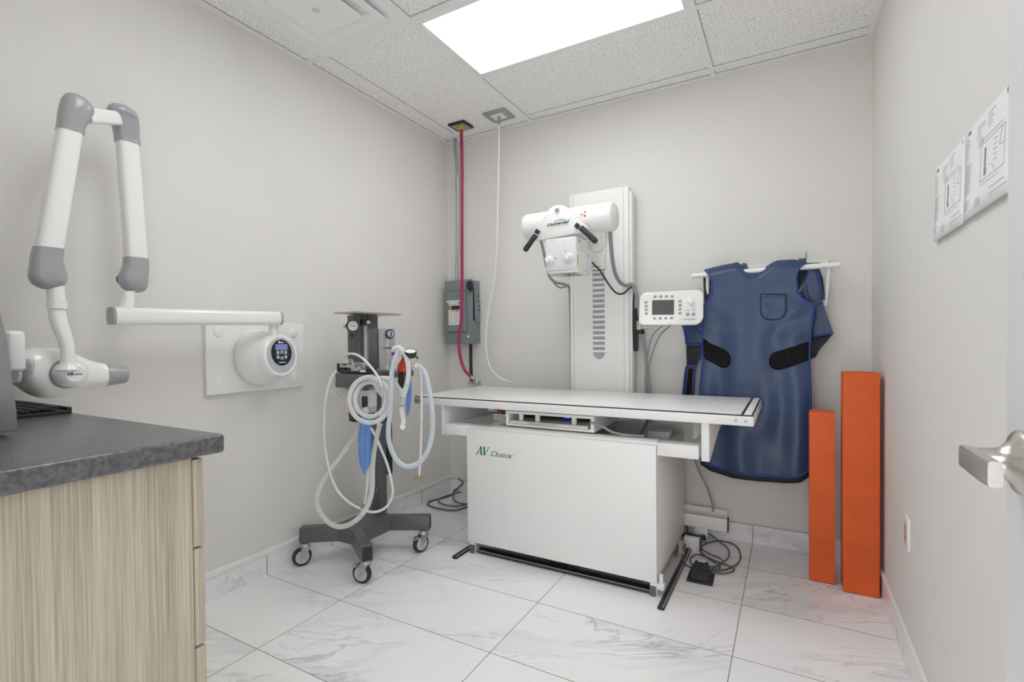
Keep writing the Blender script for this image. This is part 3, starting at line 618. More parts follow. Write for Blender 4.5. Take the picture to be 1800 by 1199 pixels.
# bucky (cassette drawer)
bk = MB(); ux0, ux1, uz0, uz1, uy = 1.012, 1.520, .737, .818, -.862
bk.box((ux0, uy, uz1-.014), (ux1, uy+.40, uz1), .001).box((ux0, uy, uz0), (ux1, uy+.40, uz0+.012), .001).box((ux0, uy, uz0+.012), (ux0+.018, uy+.4, uz1-.014)).box((ux1-.018, uy, uz0+.012), (ux1, uy+.4, uz1-.014))
b_ = obj('cassette_drawer', bk, M_white, t)
obj('cassette_plate', MB().box((ux0+.03, uy-.004, uz0+.020), (ux1-.03, uy+.36, uz0+.030), .001), M_alu, b_)
obj('cassette_edge', MB().box((ux0+.03, uy-.006, uz0+.014), (ux1-.03, uy-.003, uz0+.029)), M_bone, b_)
obj('drawer_shade_fill', MB().box((ux0+.02, uy+.20, uz0+.012), (ux1-.02, uy+.39, uz1-.014)), M_black, b_)  # black block paints the shade at the back of the drawer opening
for x in (1.09, 1.19, 1.40): obj('clamp_post', MB().cyl((x, uy+.035, uz0+.030), (x, uy+.035, uz1-.014), .014), M_plast, b_)
obj('latch', MB().tube([(1.16, uy-.012, uz0+.028), (1.19, uy-.018, uz0+.020), (1.25, uy-.018, uz0+.026), (1.29, uy-.018, uz0+.018), (1.32, uy-.012, uz0+.028)], .003, 8), M_alu, b_)
obj('indicator', MB().box((1.315, uy+.10, uz0+.046), (1.345, uy+.105, uz0+.056)), M_glow, b_)
obj('cable_cover', MB().tube([(ux1-.02, uy-.002, .788), (1.56, -.87, .775), (1.62, -.865, .747), (1.70, -.85, .737), (1.76, -.83, .736)], .006, 10), M_cablel, t)
obj('brace', MB().cyl((1.73, -.78, .728), (1.71, -.40, .815), .005), M_cable, t)
# bits at the left
obj('switch_housing', MB().box((.835, -.70, .728), (.945, -.695, .775)).box((.835, -.70, .770), (.945, -.60, .775)).box((.940, -.70, .728), (.945, -.60, .775)), M_white2, t)
obj('blue_film', MB().prism([(.83, -.66, .729), (.94, -.66, .729), (.94, -.66, .765)], (0, .004, 0)), M_bluepl, t)
obj('wire_lead', MB().tube([(.855, -.72, .797), (.875, -.725, .800), (.90, -.73, .793), (.93, -.735, .795), (.955, -.74, .785), (.958, -.74, .765)], .004, 8), M_black, t)
obj('terminal', MB().box((.880, -.735, .785), (.915, -.72, .797), .002), M_redlab, t)
obj('round_switch', MB().lathe((.962, -.735, .752), (0, -1, 0), [(0, .019), (.015, .019), (.018, .012), (.022, .012), (.022, 0)], 20), M_black, t)
obj('inner_bracket', MB().box((.945, -.73, .74), (1.010, -.72, .765)).box((.80, -.705, .785), (.87, -.700, .805)), M_white2, t)
# lettering
s_ = V((0.833, -0.895, 0.567)); fl = MB().box(V((0.826, -0.895, 0.621)), V((1.126, -0.895, 0.573))+V(0, .0004, 0), 0); obj('letter_plate', fl, M_white, t)
m = MB(); ox, oz, u_ = s_.x+.002, s_.z-.001, .046
def strk(x0, z0, x1, z1, w):                                     # slanted serif letters A V drawn as strokes
    m.prism([(ox+(x0+.22*z0-w/2)*u_, -.8955, oz+z0*u_), (ox+(x0+.22*z0+w/2)*u_, -.8955, oz+z0*u_), (ox+(x1+.22*z1+w/2)*u_, -.8955, oz+z1*u_), (ox+(x1+.22*z1-w/2)*u_, -.8955, oz+z1*u_)], (0, .0008, 0))
strk(.10, 0, .52, 1, .09); strk(.78, 0, .52, 1, .22); strk(.26, .30, .66, .30+.001, .08); strk(.10, 0, .10, .06, .30); strk(.78, 0, .78, .06, .42); strk(.24, .3, .24, .37, .3); strk(.45, .3, .45, .37, .42)
strk(1.22, 0, .98, 1, .22); strk(1.24, 0, 1.66, 1, .09); strk(.98, .94, .98, 1, .40); strk(1.66, .94, 1.66, 1, .28)
obj('lettering', m, M_green, t)
m = MB().text('Choice', (s_.x+.097, -.8955, s_.z-.001), (1, 0, 0), (0, 0, 1), .040, .0005, shear=.30, bold=.0003, space=1.14).text('TM', (s_.x+.238, -.8955, s_.z+.013), (1, 0, 0), (0, 0, 1), .008, .0005)
obj('lettering', m, M_green, t)
# feet frame
obj('front_foot_rail', MB().box((.825, -.885, .008), (1.812, -.845, .016)).box((.825, -.847, .008), (1.812, -.843, .024)), M_black, t)
obj('rail_tread', MB().box((.828, -.884, .016), (1.809, -.874, .0185)), M_alu, t)
for x in (.795, 1.812): obj('foot_block', MB().box((x-.012, -.892, .0), (x+.020, -.84, .060), .002), M_white, t)
for x in (.806, 1.817): obj('foot_cap', MB().box((x-.018, -.897, 0), (x+.012, -.8915, .048), .001), M_dgrey, t)
obj('corner_post', MB().cyl((1.846, -.868, .045), (1.846, -.868, .10), .010).box((1.825, -.885, .030), (1.862, -.850, .058), .002), M_white, t)
for x, y in ((.86, -.70), (1.78, -.30), (.86, -.30), (1.80, -.82)): obj('leveling_foot', MB().cyl((x, y, 0), (x, y, .012), .024).cyl((x, y, .012), (x, y, .078), .012), M_zinc, t)
for nm, xa, y0 in (('side_rail', 1.872, -.998), ('side_rail', .758, -1.005)):
    r_ = obj(nm, MB().box((xa-.014, y0, 0), (xa+.014, -.27, .014), .001), M_black, t)
    obj('rail_tread', MB().box((xa+.008, y0-.001, .0142), (xa+.0125, -.27, .0155)).box((xa-.0135, y0-.001, .0142), (xa-.0115, -.27, .0155)), M_alu, r_)
obj('rear_foot', MB().box((1.845, -.285, .0), (1.93, -.255, .075), .002), M_white2, t)
obj('foot_cap', MB().box((1.93, -.29, 0), (1.936, -.252, .078), .001), M_black, t)
obj('valve', MB().cyl((1.845, -.40, .0), (1.845, -.40, .03), .025).cyl((1.845, -.40, .03), (1.845, -.40, .09), .018), M_alu, t)
for z in (.18, .29, .62): obj('screw', MB().cyl((bx1, -.80, z), (bx1+.0015, -.80, z), .004), M_lgrey, t)
# under-table hose
tag(obj('under_table_hose', MB().tube([(1.0, -.62, .022), (1.10, -.72, .022), (1.25, -.80, .022), (1.42, -.78, .022), (1.5, -.66, .022)], .016, 12), M_cable), 'grey hose lying on the floor under the x-ray table', 'hose')
# ================================================================ FLOOR CABLES, PEDAL
z = .006
t2 = thing('foot_pedal', 'black foot pedal on the floor beside the table rail', 'foot pedal', (1.99, -.66, 0))
pc = V((1.983, -0.606, 0.000)); PM = Matrix.Translation(pc) @ Matrix.Rotation(math.radians(2), 4, 'Z')
def pp(x, y, z): return PM @ V(x, y, z)
obj('base', MB().prism([pp(-.060, -.065, 0), pp(.060, -.065, 0), pp(.060, .065, 0), pp(-.060, .065, 0)], (0, 0, .010), .002), M_rubber, t2)
obj('housing', MB().prism([pp(-.048, -.050, .010), pp(.048, -.050, .010), pp(.048, .055, .010), pp(-.048, .055, .010)], (0, 0, .026), .010), M_black, t2)
m = MB(); rs = [m.ring([pp(-.030, .052, z0+.055), pp(.030, .052, z0+.055), pp(.050, -.022, z0+.034), pp(.036, -.056, z0+.026), pp(-.036, -.056, z0+.026), pp(-.050, -.022, z0+.034)]) for z0 in (-.016, .016)]; m.skin(rs)
bmesh.ops.bevel(m.bm, geom=list(m.bm.edges), offset=.004, segments=2, affect='EDGES'); obj('treadle', m, M_rubber, t2)
obj('label', MB().prism([pp(-.02, .038, .0672), pp(.018, .038, .0672), pp(.018, .046, .0697), pp(-.02, .046, .0697)], (0, 0, .0006)), M_label, t2)
cab = [(1.944, -0.548, 0.008), (1.915, -0.525, 0.010), (1.882, -0.499, 0.020), (1.862, -0.420, 0.025), (1.846, -0.223, 0.030), (1.821, -0.039, 0.030), (1.809, -0.068, 0.080)]
cab = [cab[-1], cab[-2], cab[-3], cab[-4], (1.895, -0.523, 0.020), (1.955, -0.545, 0.018), (2.069, -0.474, 0.008), (2.127, -0.365, 0.006), (2.135, -0.225, 0.006), (2.089, -0.093, 0.006), (2.002, -0.083, 0.006), (1.932, -0.191, 0.008), (1.928, -0.269, 0.010), (1.970, -0.353, 0.012), (2.043, -0.432, 0.012), (2.053, -0.474, 0.010), (2.017, -0.495, 0.008), (2.043, -0.439, 0.012), (2.080, -0.311, 0.012), (2.068, -0.192, 0.012), (2.014, -0.108, 0.014), (1.938, -0.006, 0.012), (1.897, -0.017, 0.008), (1.893, -0.118, 0.008), (1.924, -0.242, 0.012), (1.995, -0.321, 0.014), (2.054, -0.362, 0.014), (2.045, -0.451, 0.014), (1.948, -0.498, 0.012), (1.910, -0.459, 0.010), (1.903, -0.379, 0.008), (1.938, -0.335, 0.008), (2.018, -0.394, 0.016), (2.119, -0.433, 0.008), (2.086, -0.503, 0.006), (2.021, -0.524, 0.006), (1.982, -0.538, 0.012)]
tag(obj('pedal_cable', MB().tube(cab, .0042, 8), M_cable), 'tangled dark grey cable coiled on the floor behind the foot pedal', 'cable')
tag(obj('supply_cable', MB().tube([(1.879, -0.120, 0.483), (1.907, -0.120, 0.412), (1.947, -0.110, 0.323), (1.967, -0.100, 0.252), (1.975, -0.090, 0.210), (1.977, -0.090, 0.180)], .006, 10), M_cablel), 'single grey cable dropping from the table end into the floor channel', 'cable')
tag(obj('floor_cable_loop', MB().tube([(1.683, 0.173, 0.030), (1.78, -.17, .05), (1.86, -.18, .05), (1.90, -.17, .04), (1.94, -.15, .04)], .013, 10), M_black), 'thick black cable bundle behind the table right foot', 'cable')
cl = [(0.345, -0.238, 0.006), (0.307, -0.368, 0.006), (0.177, -0.395, 0.006), (0.057, -0.360, 0.006), (0.029, -0.272, 0.006), (0.078, -0.123, 0.006), (0.058, -0.020, 0.020), (.16, -.06, .10), (.10, -.03, .12)]
cl2 = [(0.327, -0.211, 0.012), (0.268, -0.313, 0.012), (0.138, -0.310, 0.012), (0.061, -0.231, 0.012), (0.072, -0.115, 0.012), (0.120, 0.008, 0.012), (0.229, -0.034, 0.012), (0.348, -0.227, 0.020), (0.260, -0.259, 0.020), (0.164, -0.190, 0.020), (0.050, -0.024, 0.020), (0.028, 0.068, 0.020)]
tag(obj('corner_cable', MB().tube(cl, .006, 10).tube(cl2, .005, 10), M_cable), 'dark cable looped on the floor in the back left corner', 'cable')
# ================================================================ LEAD APRONS + RACK
t = thing('apron_rack', 'white tube wall rack holding the lead apron', 'rack', (2.23, -.06, 1.55))
bz = 1.575
obj('hanging_bar', MB().tube([(1.868, -.115, bz), (2.23, -.118, bz+.004), (2.600, -.115, bz+.006)], .0145, 14), M_white, t)
obj('wall_rail', MB().box((1.92, -.014, bz+.02), (2.56, -.001, bz+.05), .003), M_white, t)
for x in (1.950, 2.545):
    obj('support_arm', MB().tube([(x, -.01, bz+.035), (x, -.06, bz+.035), (x, -.115, bz+.010)], .009, 10), M_white, t)
obj('peg', MB().tube([(1.955, -.115, bz), (1.952, -.09, 1.50), (1.955, -.07, 1.34)], .011, 12), M_white, t)
obj('peg', MB().tube([(2.552, -.10, bz), (2.550, -.075, 1.50), (2.538, -.055, 1.375)], .0115, 12), M_white, t)
def lerp_tab(tab, q):                                            # tab: sorted (key, value)
    if q <= tab[0][0]: return tab[0][1]
    for (a, va), (b, vb) in zip(tab, tab[1:]):
        if q <= b: return va+(vb-va)*(q-a)/(b-a)
    return tab[-1][1]
def xz(*p): return [(q[0], q[2]) for q in p]
Lp = xz((1.915, -0.150, 0.500), (1.911, -0.150, 0.653), (1.917, -0.150, 0.911), (1.933, -0.150, 1.081), (1.931, -0.150, 1.263), (1.931, -0.150, 1.389), (1.959, -0.150, 1.417), (1.984, -0.150, 1.465), (1.984, -0.150, 1.531), (1.966, -0.150, 1.574), (1.944, -0.150, 1.602))
Rp = xz((2.459, -0.150, 0.491), (2.470, -0.150, 0.532), (2.472, -0.150, 0.699), (2.467, -0.150, 0.920), (2.462, -0.150, 1.098), (2.470, -0.150, 1.252), (2.485, -0.150, 1.368), (2.436, -0.150, 1.401), (2.407, -0.150, 1.451), (2.405, -0.150, 1.533), (2.418, -0.150, 1.577), (2.444, -0.150, 1.608))
L_ = sorted((z, x) for x, z in Lp); R_ = sorted((z, x) for x, z in Rp)
tp_ = [(0, (1.941, -0.130, 1.605)[2]), (.2, (2.052, -0.130, 1.622)[2]), (.345, (2.117, -0.130, 1.630)[2]), (.37, (2.129, -0.130, 1.613)[2]), (.42, (2.149, -0.130, 1.582)[2]), (.48, (2.184, -0.130, 1.568)[2]), (.57, (2.230, -0.130, 1.570)[2]), (.63, (2.258, -0.130, 1.586)[2]), (.69, (2.286, -0.130, 1.612)[2]), (.74, (2.313, -0.130, 1.624)[2]), (.88, (2.378, -0.130, 1.623)[2]), (1, (2.445, -0.130, 1.611)[2])]
bt_ = [(0, (1.915, -0.150, 0.500)[2]), (.1, (1.974, -0.150, 0.467)[2]), (.3, (2.095, -0.150, 0.445)[2]), (.55, (2.240, -0.150, 0.440)[2]), (.8, (2.377, -0.150, 0.448)[2]), (.92, (2.430, -0.150, 0.460)[2]), (1, (2.459, -0.150, 0.497)[2])]
def apron(yc, dz, fold, over, nu=64, nv=110, shrink=0):
    rows = []
    for j in range(nv+1):
        v_ = j/nv; row = []
        for i in range(nu+1):
            u = i/nu; zt, zb = lerp_tab(tp_, u), lerp_tab(bt_, u)+dz; z = zt+(zb-zt)*v_
            z_ = z if z > bt_[0][1]+.02 else z
            xa, xb = lerp_tab(L_, z), lerp_tab(R_, z); x = xa+(xb-xa)*u
            x += shrink*(1-2*u)
            s = min(1, v_*1.3)
            f = math.sin(u*13+v_*2.0+1)*.45+math.sin(u*23-v_*3+2)*.3+noise.noise(Vector((u*4, v_*6, yc*9)))*.9
            diag = math.sin((u*1.2+v_*5.5)*9)*max(0, 1-abs(u-.85)*4)*max(0, 1-abs(v_-.27)*5)*.9 + math.sin((-u*1.2+v_*5.5)*9)*max(0, 1-abs(u-.1)*5)*max(0, 1-abs(v_-.27)*6)*.6
            y = yc - fold*s*f - fold*diag*.45 - .012*math.sin(PI*u)*s
            wrap = max(0, 1-v_*28); y = y*(1-wrap)+(-.118)*wrap
            if v_ < .035: y = yc*(v_/.035)+(-.116)*(1-v_/.035)
            row.append(V(x, y, z))
        rows.append(row)
    mb = MB(); rs = [mb.ring(r_) for r_ in rows]; mb.skin(rs, cap=False, closed=False)
    return mb, rows
t = thing('lead_apron', 'navy lead apron with pocket and black velcro straps on the wall rack', 'lead apron', (2.22, -.15, .46))
mb, rows = apron(-.152, 0, .015, True); o = obj('front_panel', mb, M_navy, t, sharp=80)
sm = o.modifiers.new('thick', 'SOLIDIFY'); sm.thickness = .006; sm.offset = 1
def binding(pts, name='edge_binding', r=.006, m_=M_bind):
    return obj(name, MB().tube(resample(pts, .012), r, 8, smooth=False), m_, t)
lo = V(0, -.003, 0)
binding([rows[j][0]+lo for j in range(len(rows))]); binding([rows[j][-1]+lo for j in range(len(rows))])
binding([p+lo for p in rows[-1]]); binding([p+V(0, -.002, 0) for p in rows[0][20:48]])
mb, rows2 = apron(-.090, -.048, .006, False, shrink=-.008); o = obj('back_panel', mb, M_inner, t, sharp=80)
sm = o.modifiers.new('thick', 'SOLIDIFY'); sm.thickness = .005
def grid_at(x, z):                                               # y of the front panel surface
    best = min((abs(p.x-x)+abs(p.z-z), p.y) for r_ in rows[::2] for p in r_[::2]); return best[1]
def patch(poly, m_, name, off=.0085, th=.004, nsub=6):
    mb = MB(); poly = [V(p) for p in poly]; c_ = sum(poly, V(0, 0, 0))/len(poly); rs = []
    dense = []; N_ = len(poly)
    for i in range(N_):
        a, b, c, d = poly[i-1], poly[i], poly[(i+1) % N_], poly[(i+2) % N_]
        for k in range(5):
            q = k/5; dense.append(.5*((2*b)+(c-a)*q+(2*a-5*b+4*c-d)*q*q+(3*b-a-3*c+d)*q**3) if (c-b).length < .05 else b.lerp(c, q))
    for s in [k/nsub for k in range(nsub, 0, -1)]:
        rs.append(mb.ring([(lambda q: V(q.x, grid_at(q.x, q.z)-off, q.z))(c_.lerp(p, s)) for p in dense]))
    mb.skin(rs, cap=False); mb.bm.faces.new(rs[-1])
    o = obj(name, mb, m_, t, sharp=80); s2 = o.modifiers.new('thick', 'SOLIDIFY'); s2.thickness = th; s2.offset = 0; return o
def Y(px): return px
patch([(1.937, -0.150, 1.197), (1.977, -0.150, 1.173), (2.031, -0.150, 1.150), (2.064, -0.150, 1.127), (2.081, -0.150, 1.098), (2.079, -0.150, 1.059), (2.055, -0.150, 1.036), (2.025, -0.150, 1.039), (1.976, -0.150, 1.068), (1.939, -0.150, 1.097)], M_velcro, 'velcro_strap')
patch([(2.460, -0.150, 1.182), (2.391, -0.150, 1.155), (2.310, -0.150, 1.128), (2.283, -0.150, 1.109), (2.274, -0.150, 1.075), (2.285, -0.150, 1.040), (2.324, -0.150, 1.027), (2.391, -0.150, 1.051), (2.459, -0.150, 1.083)], M_velcro, 'velcro_strap')
patch([(2.233, -0.150, 1.445), (2.358, -0.150, 1.438), (2.357, -0.150, 1.352), (2.346, -0.150, 1.319), (2.319, -0.150, 1.301), (2.266, -0.150, 1.303), (2.241, -0.150, 1.322), (2.232, -0.150, 1.354)], M_navy, 'pocket', off=.0075, th=.005)
pk = [V(p) for p in ((2.234, -0.165, 1.444), (2.358, -0.165, 1.437), (2.357, -0.165, 1.352), (2.346, -0.165, 1.318), (2.319, -0.165, 1.301), (2.267, -0.165, 1.302), (2.242, -0.165, 1.322), (2.232, -0.165, 1.353), (2.234, -0.165, 1.444))]
obj('pocket_stitching', MB().tube([V(p.x, grid_at(p.x, p.z)-.011, p.z) for p in pk[:1]+spline(pk[1:8], .006)+pk[8:]], .0012, 6, smooth=False).tube([V(p.x, grid_at(p.x, p.z)-.011, p.z-.018) for p in pk[:2]], .0012, 6, smooth=False), M_inner, t)
def cloth(poly, m_, name, th=.006, yoff=None, parent=None):
    pts = [V(p) for p in poly]; o = obj(name, MB().prism(pts, (0, th, 0), .0015), m_, parent or t); return o
def bind2(pts, r=.005): obj('edge_binding', MB().tube([V(p) for p in pts], r, 8, step=.02), M_bind, t)
# wings of the wrap-round back panel
cloth([(1.802, -0.075, 1.291), (1.927, -0.080, 1.322), (1.926, -0.080, 1.166), (1.825, -0.075, 1.167)], M_navy, 'side_wing')
cloth([(1.825, -0.075, 1.163), (1.913, -0.078, 1.163), (1.903, -0.078, 1.078), (1.880, -0.075, 1.043), (1.828, -0.075, 1.046)], M_inner, 'elastic_strap')
cloth([(1.824, -0.073, 1.046), (1.880, -0.073, 1.046), (1.866, -0.073, 0.844), (1.803, -0.073, 0.841)], M_navy, 'side_wing')
cloth([(1.839, -0.080, 1.022), (1.868, -0.080, 1.023), (1.851, -0.080, 0.851), (1.821, -0.080, 0.849)], M_velcro, 'velcro_strap', .004)
bind2([(1.803, -0.078, 1.291), (1.819, -0.078, 1.239), (1.826, -0.078, 1.167)]); bind2([(1.847, -0.084, 1.283), (1.889, -0.086, 1.248), (1.928, -0.088, 1.220)]); bind2([(1.829, -0.078, 1.167), (1.914, -0.082, 1.166)], .008); bind2([(1.828, -0.078, 1.039), (1.881, -0.078, 1.040)], .007)
bind2([(1.825, -0.078, 1.032), (1.815, -0.078, 0.963), (1.804, -0.078, 0.841)]); bind2([(1.911, -0.082, 1.153), (1.904, -0.082, 1.085), (1.878, -0.080, 1.023), (1.867, -0.078, 0.844)])
cloth([(2.469, -0.082, 1.367), (2.524, -0.082, 1.395), (2.548, -0.082, 1.318), (2.576, -0.082, 1.223), (2.524, -0.082, 1.212), (2.469, -0.082, 1.200)], M_navy, 'side_wing')
cloth([(2.464, -0.076, 1.207), (2.573, -0.076, 1.220), (2.548, -0.076, 1.181), (2.517, -0.076, 1.145), (2.496, -0.076, 1.096), (2.459, -0.076, 1.077)], M_inner, 'side_wing')
bind2([(2.472, -0.086, 1.203), (2.524, -0.086, 1.215), (2.575, -0.086, 1.223)])
cloth([(2.443, -0.100, 1.606), (2.513, -0.100, 1.600), (2.513, -0.100, 1.515), (2.534, -0.100, 1.405), (2.492, -0.100, 1.383), (2.416, -0.100, 1.427), (2.448, -0.100, 1.526), (2.461, -0.100, 1.580)], M_navy, 'shoulder_strap')
cloth([(2.411, -0.092, 1.585), (2.459, -0.092, 1.603), (2.459, -0.092, 1.551), (2.416, -0.092, 1.455)], M_inner, 'strap_lining')
cloth([(2.511, -0.092, 1.577), (2.529, -0.092, 1.515), (2.537, -0.092, 1.418), (2.511, -0.092, 1.440)], M_inner, 'strap_lining')
bind2([(2.510, -0.106, 1.599), (2.505, -0.106, 1.515), (2.533, -0.106, 1.402)]); bind2([(2.461, -0.106, 1.595), (2.450, -0.106, 1.528), (2.416, -0.106, 1.472)]); bind2([(2.453, -0.106, 1.488), (2.458, -0.106, 1.442), (2.477, -0.106, 1.395)], .003)
cloth([(1.927, -0.095, 1.573), (1.971, -0.095, 1.570), (1.977, -0.095, 1.420), (1.933, -0.095, 1.372)], M_inner, 'arm_opening_lining')
cloth([(2.114, -0.095, 1.609), (2.141, -0.095, 1.632), (2.159, -0.095, 1.628), (2.176, -0.095, 1.578), (2.153, -0.095, 1.573)], M_navy, 'collar_back')
tag(obj('bulldog_clip', MB().box((2.415, -.10, 1.603), (2.448, -.085, 1.632), .002).cyl((2.450, -.09, 1.605), (2.452, -.085, 1.665), .002), M_dgrey), 'small dark clip standing up on the rack above the apron', 'clip')
# ================================================================ ORANGE POSITIONING TROUGHS
def trough(x0, x1, y0, y1, zt, label):
    t = thing('positioning_trough', label, 'foam trough', ((x0+x1)/2, (y0+y1)/2, 0), 'orange foam positioning troughs')
    cx, r = (x0+x1)/2, (x1-x0)*.36; n = 14
    prof = [(x0, y0), (x1, y0), (x1, y1-.035)] + [(cx+(x1-x0)*.48*math.cos(PI*k/n), y1-.035+.035*math.sin(PI*k/n)) for k in range(n+1)] + [(x0, y1-.035)]
    m = MB().prism([(x, y, .004) for x, y in prof], (0, 0, zt-.004)); bmesh.ops.bevel(m.bm, geom=[e for e in m.bm.edges if e.calc_face_angle(0) > .6], offset=.006, segments=3, affect='EDGES')
    for v in m.bm.verts: v.co.x += .0015*math.sin(v.co.z*9)
    bmesh.ops.triangulate(m.bm, faces=[f for f in m.bm.faces if len(f.verts) > 6])
    obj('cover', m, M_red, t, sharp=50)
    obj('fold_line', MB().tube([(x0+.001, y0+.03, .06), (x0, y0+.03, zt-.004), (x0+.004, y0+.028, zt+.0005), (cx, y0+.045, zt+.001), (x1-.02, y0+.030, zt+.001)], .0028, 6, smooth=False), M_red, t)
    obj('seam', MB().tube([(x0+.002, y0+.004, .010), (x0+.001, y0+.003, zt*.5), (x0+.002, y0+.004, zt-.006), (x1-.002, y0+.004, zt-.006), (x1-.001, y0+.003, zt*.5)], .003, 6, smooth=False), M_red, t)
    return t
trough(2.592, 2.731, -.430, -.270, 1.035, 'tall orange-red vinyl trough standing against the right wall')
trough(2.458, 2.563, -.375, -.245, .835, 'shorter orange-red vinyl trough beside the apron')
# ================================================================ OUTLET, PAPERS
t = thing('wall_outlet', 'white wall outlet with salmon sockets low on the right wall', 'outlet', (2.745, -.93, .42))
c_ = V((2.751, -0.935, 0.481))
obj('cover_plate', MB().box((W-.007, c_.y-.037, c_.z-.060), (W, c_.y+.037, c_.z+.060), .002), M_white, t)
obj('socket', MB().box((W-.009, c_.y-.018, c_.z-.038), (W-.006, c_.y+.018, c_.z+.038), .001), M_salmon, t)
m = MB()
for dz in (-.02, .018):
    for dy in (-.006, .006): m.box((W-.0095, c_.y+dy-.001, c_.z+dz-.004), (W-.0088, c_.y+dy+.001, c_.z+dz+.005))
obj('socket_slot', m, M_ink, t)
def sheet(y_r, zb, label, k):                                    # landscape floor-plan sheets, y_r = far (left in view) edge
    t = thing('paper_sheet', label, 'paper', (W-.005, y_r-.14, zb), 'printed plan sheets on the right wall')
    wd, ht = .287, .214
    def pt(u, v_, d=0): return V(W-.004-d-.006*(1-v_)**2*(1 if 0 < u < 1 else .6), y_r-wd*u, zb+ht*v_)
    m = MB(); rs = [m.ring([pt(u/10, v_/6) for u in range(11)]) for v_ in range(7)]; m.skin(rs, cap=False, closed=False)
    o = obj('page', m, M_paper, t); s_ = o.modifiers.new('thick', 'SOLIDIFY'); s_.thickness = .0006
    def ln(mb, u0, v0, u1, v1, w=.0011):
        a, b = pt(u0, v0, .0010), pt(u1, v1, .0010); d = (b-a).normalized(); n_ = V(1, 0, 0).cross(d)*w*.40
        mb.prism([a+n_, b+n_, b-n_, a-n_], (-.0003, 0, 0))
    m = MB(); rnd = random.Random(k)
    for q in range(9):
        v_ = .90-q*.011; ln(m, .035, .89-q*.028, .035+rnd.uniform(.05, .12), .89-q*.028, .0007)
    for q in range(20): ln(m, .035, .60-q*.0165, .035+rnd.uniform(.07, .15), .60-q*.0165, .0007)
    for q in range(6): ln(m, .035, .20-q*.018, .035+rnd.uniform(.05, .13), .20-q*.018, .0007)
    for q in range(5): ln(m, .30, .90-q*.03, .30+rnd.uniform(.08, .2), .90-q*.03, .0011)
    for q in range(5): ln(m, .55, .93-q*.03, .55+rnd.uniform(.05, .16), .93-q*.03, .0011)
    for q in range(4): ln(m, .34, .75-q*.022, .34+rnd.uniform(.08, .16), .75-q*.022, .0009)
    for q in range(5): ln(m, .68, .62-q*.05, .68+rnd.uniform(.03, .07), .62-q*.05, .0011)
    for q in range(6): ln(m, .30, .16-q*.018, .30+rnd.uniform(.08, .14), .16-q*.018, .0010)
    ln(m, .62, .17, .92, .17); ln(m, .62, .11, .97, .11); ln(m, .62, .08, .70, .08)
    for u0, v0, u1, v1 in ((.40, .30, .40, .68), (.40, .68, .90, .68), (.90, .68, .90, .30), (.90, .30, .40, .30), (.41, .26, .80, .26), (.40, .72, .86, .72), (.60, .42, .70, .36), (.70, .36, .70, .31), (.85, .68, .82, .60), (.82, .60, .80, .52), (.80, .52, .90, .50)): ln(m, u0, v0, u1, v1, .0010)
    obj('plan_print', m, M_gink, t)
    m = MB(); ln(m, .075, .945, .15, .945, .010); ln(m, .93, .93, .93, .98, .006); obj('logo_print', m, M_gink, t)
    m = MB(); ln(m, .50, .34, .50, .62, .012); ln(m, .505, .34, .505, .40, .018); obj('shaded_print', m, M_gink, t)
sheet(-1.333, 1.475, 'printed floor plan sheet taped on the right wall, farther from the door', 3)
sheet(-1.624, 1.478, 'printed floor plan sheet partly behind the open door edge', 3)
# ================================================================ COUNTER, CABINET
cz, cxe, cye = .988, 1.214, -2.537
m = MB().box((.0, YF+.005, cz-.044), (cxe, cye, cz), .008, 4); obj_ = tag(obj('countertop', m, M_counter), 'dark grey stone-look countertop on the pale wood cabinet', 'countertop')
t = thing('base_cabinet', 'pale woodgrain cabinet with drawers facing the x-ray table', 'cabinet', (.6, -2.95, 0))
ex = cxe-.030
fy0 = (1.184, -2.596, 0.816)[1]; fy1 = (1.184, -2.573, 0.809)[1]
obj('carcass', MB().box((.02, YF+.01, .0), (ex, fy0-.002, cz-.045), .001), M_wood, t)
zz = [cz-.052, (1.184, -2.585, 0.730)[2], (1.184, -2.589, 0.501)[2], .02]
for a, b in zip(zz, zz[1:]):
    d_ = obj('drawer', MB().box((.62, fy0, b+.004), (ex, fy1, a-.002), .001), M_wood, t)
    d_ = obj('drawer', MB().box((.05, fy0, b+.004), (.614, fy1, a-.002), .001), M_wood, t)
# keyboard
t = thing('keyboard', 'black computer keyboard on the countertop near the wall', 'keyboard', (.19, -2.62, cz))
obj('case', MB().prism([(-.030+.06, -2.700, cz), (.43, -2.700, cz), (.43, -2.548, cz), (.03, -2.548, cz)], (0, 0, .012), .002).box((.03, -2.56, cz+.010), (.43, -2.548, cz+.020), .002), M_black, t)
for r_ in range(5):
    for k in range(18):
        x = .042+k*.0214; y = -2.688+r_*.0235
        obj('key', MB().prism([(x, y, cz+.012+r_*.002), (x+.0185, y, cz+.012+r_*.002), (x+.0185, y+.020, cz+.012+r_*.002), (x, y+.020, cz+.012+r_*.002)], (0, 0, .006)), M_black, t)
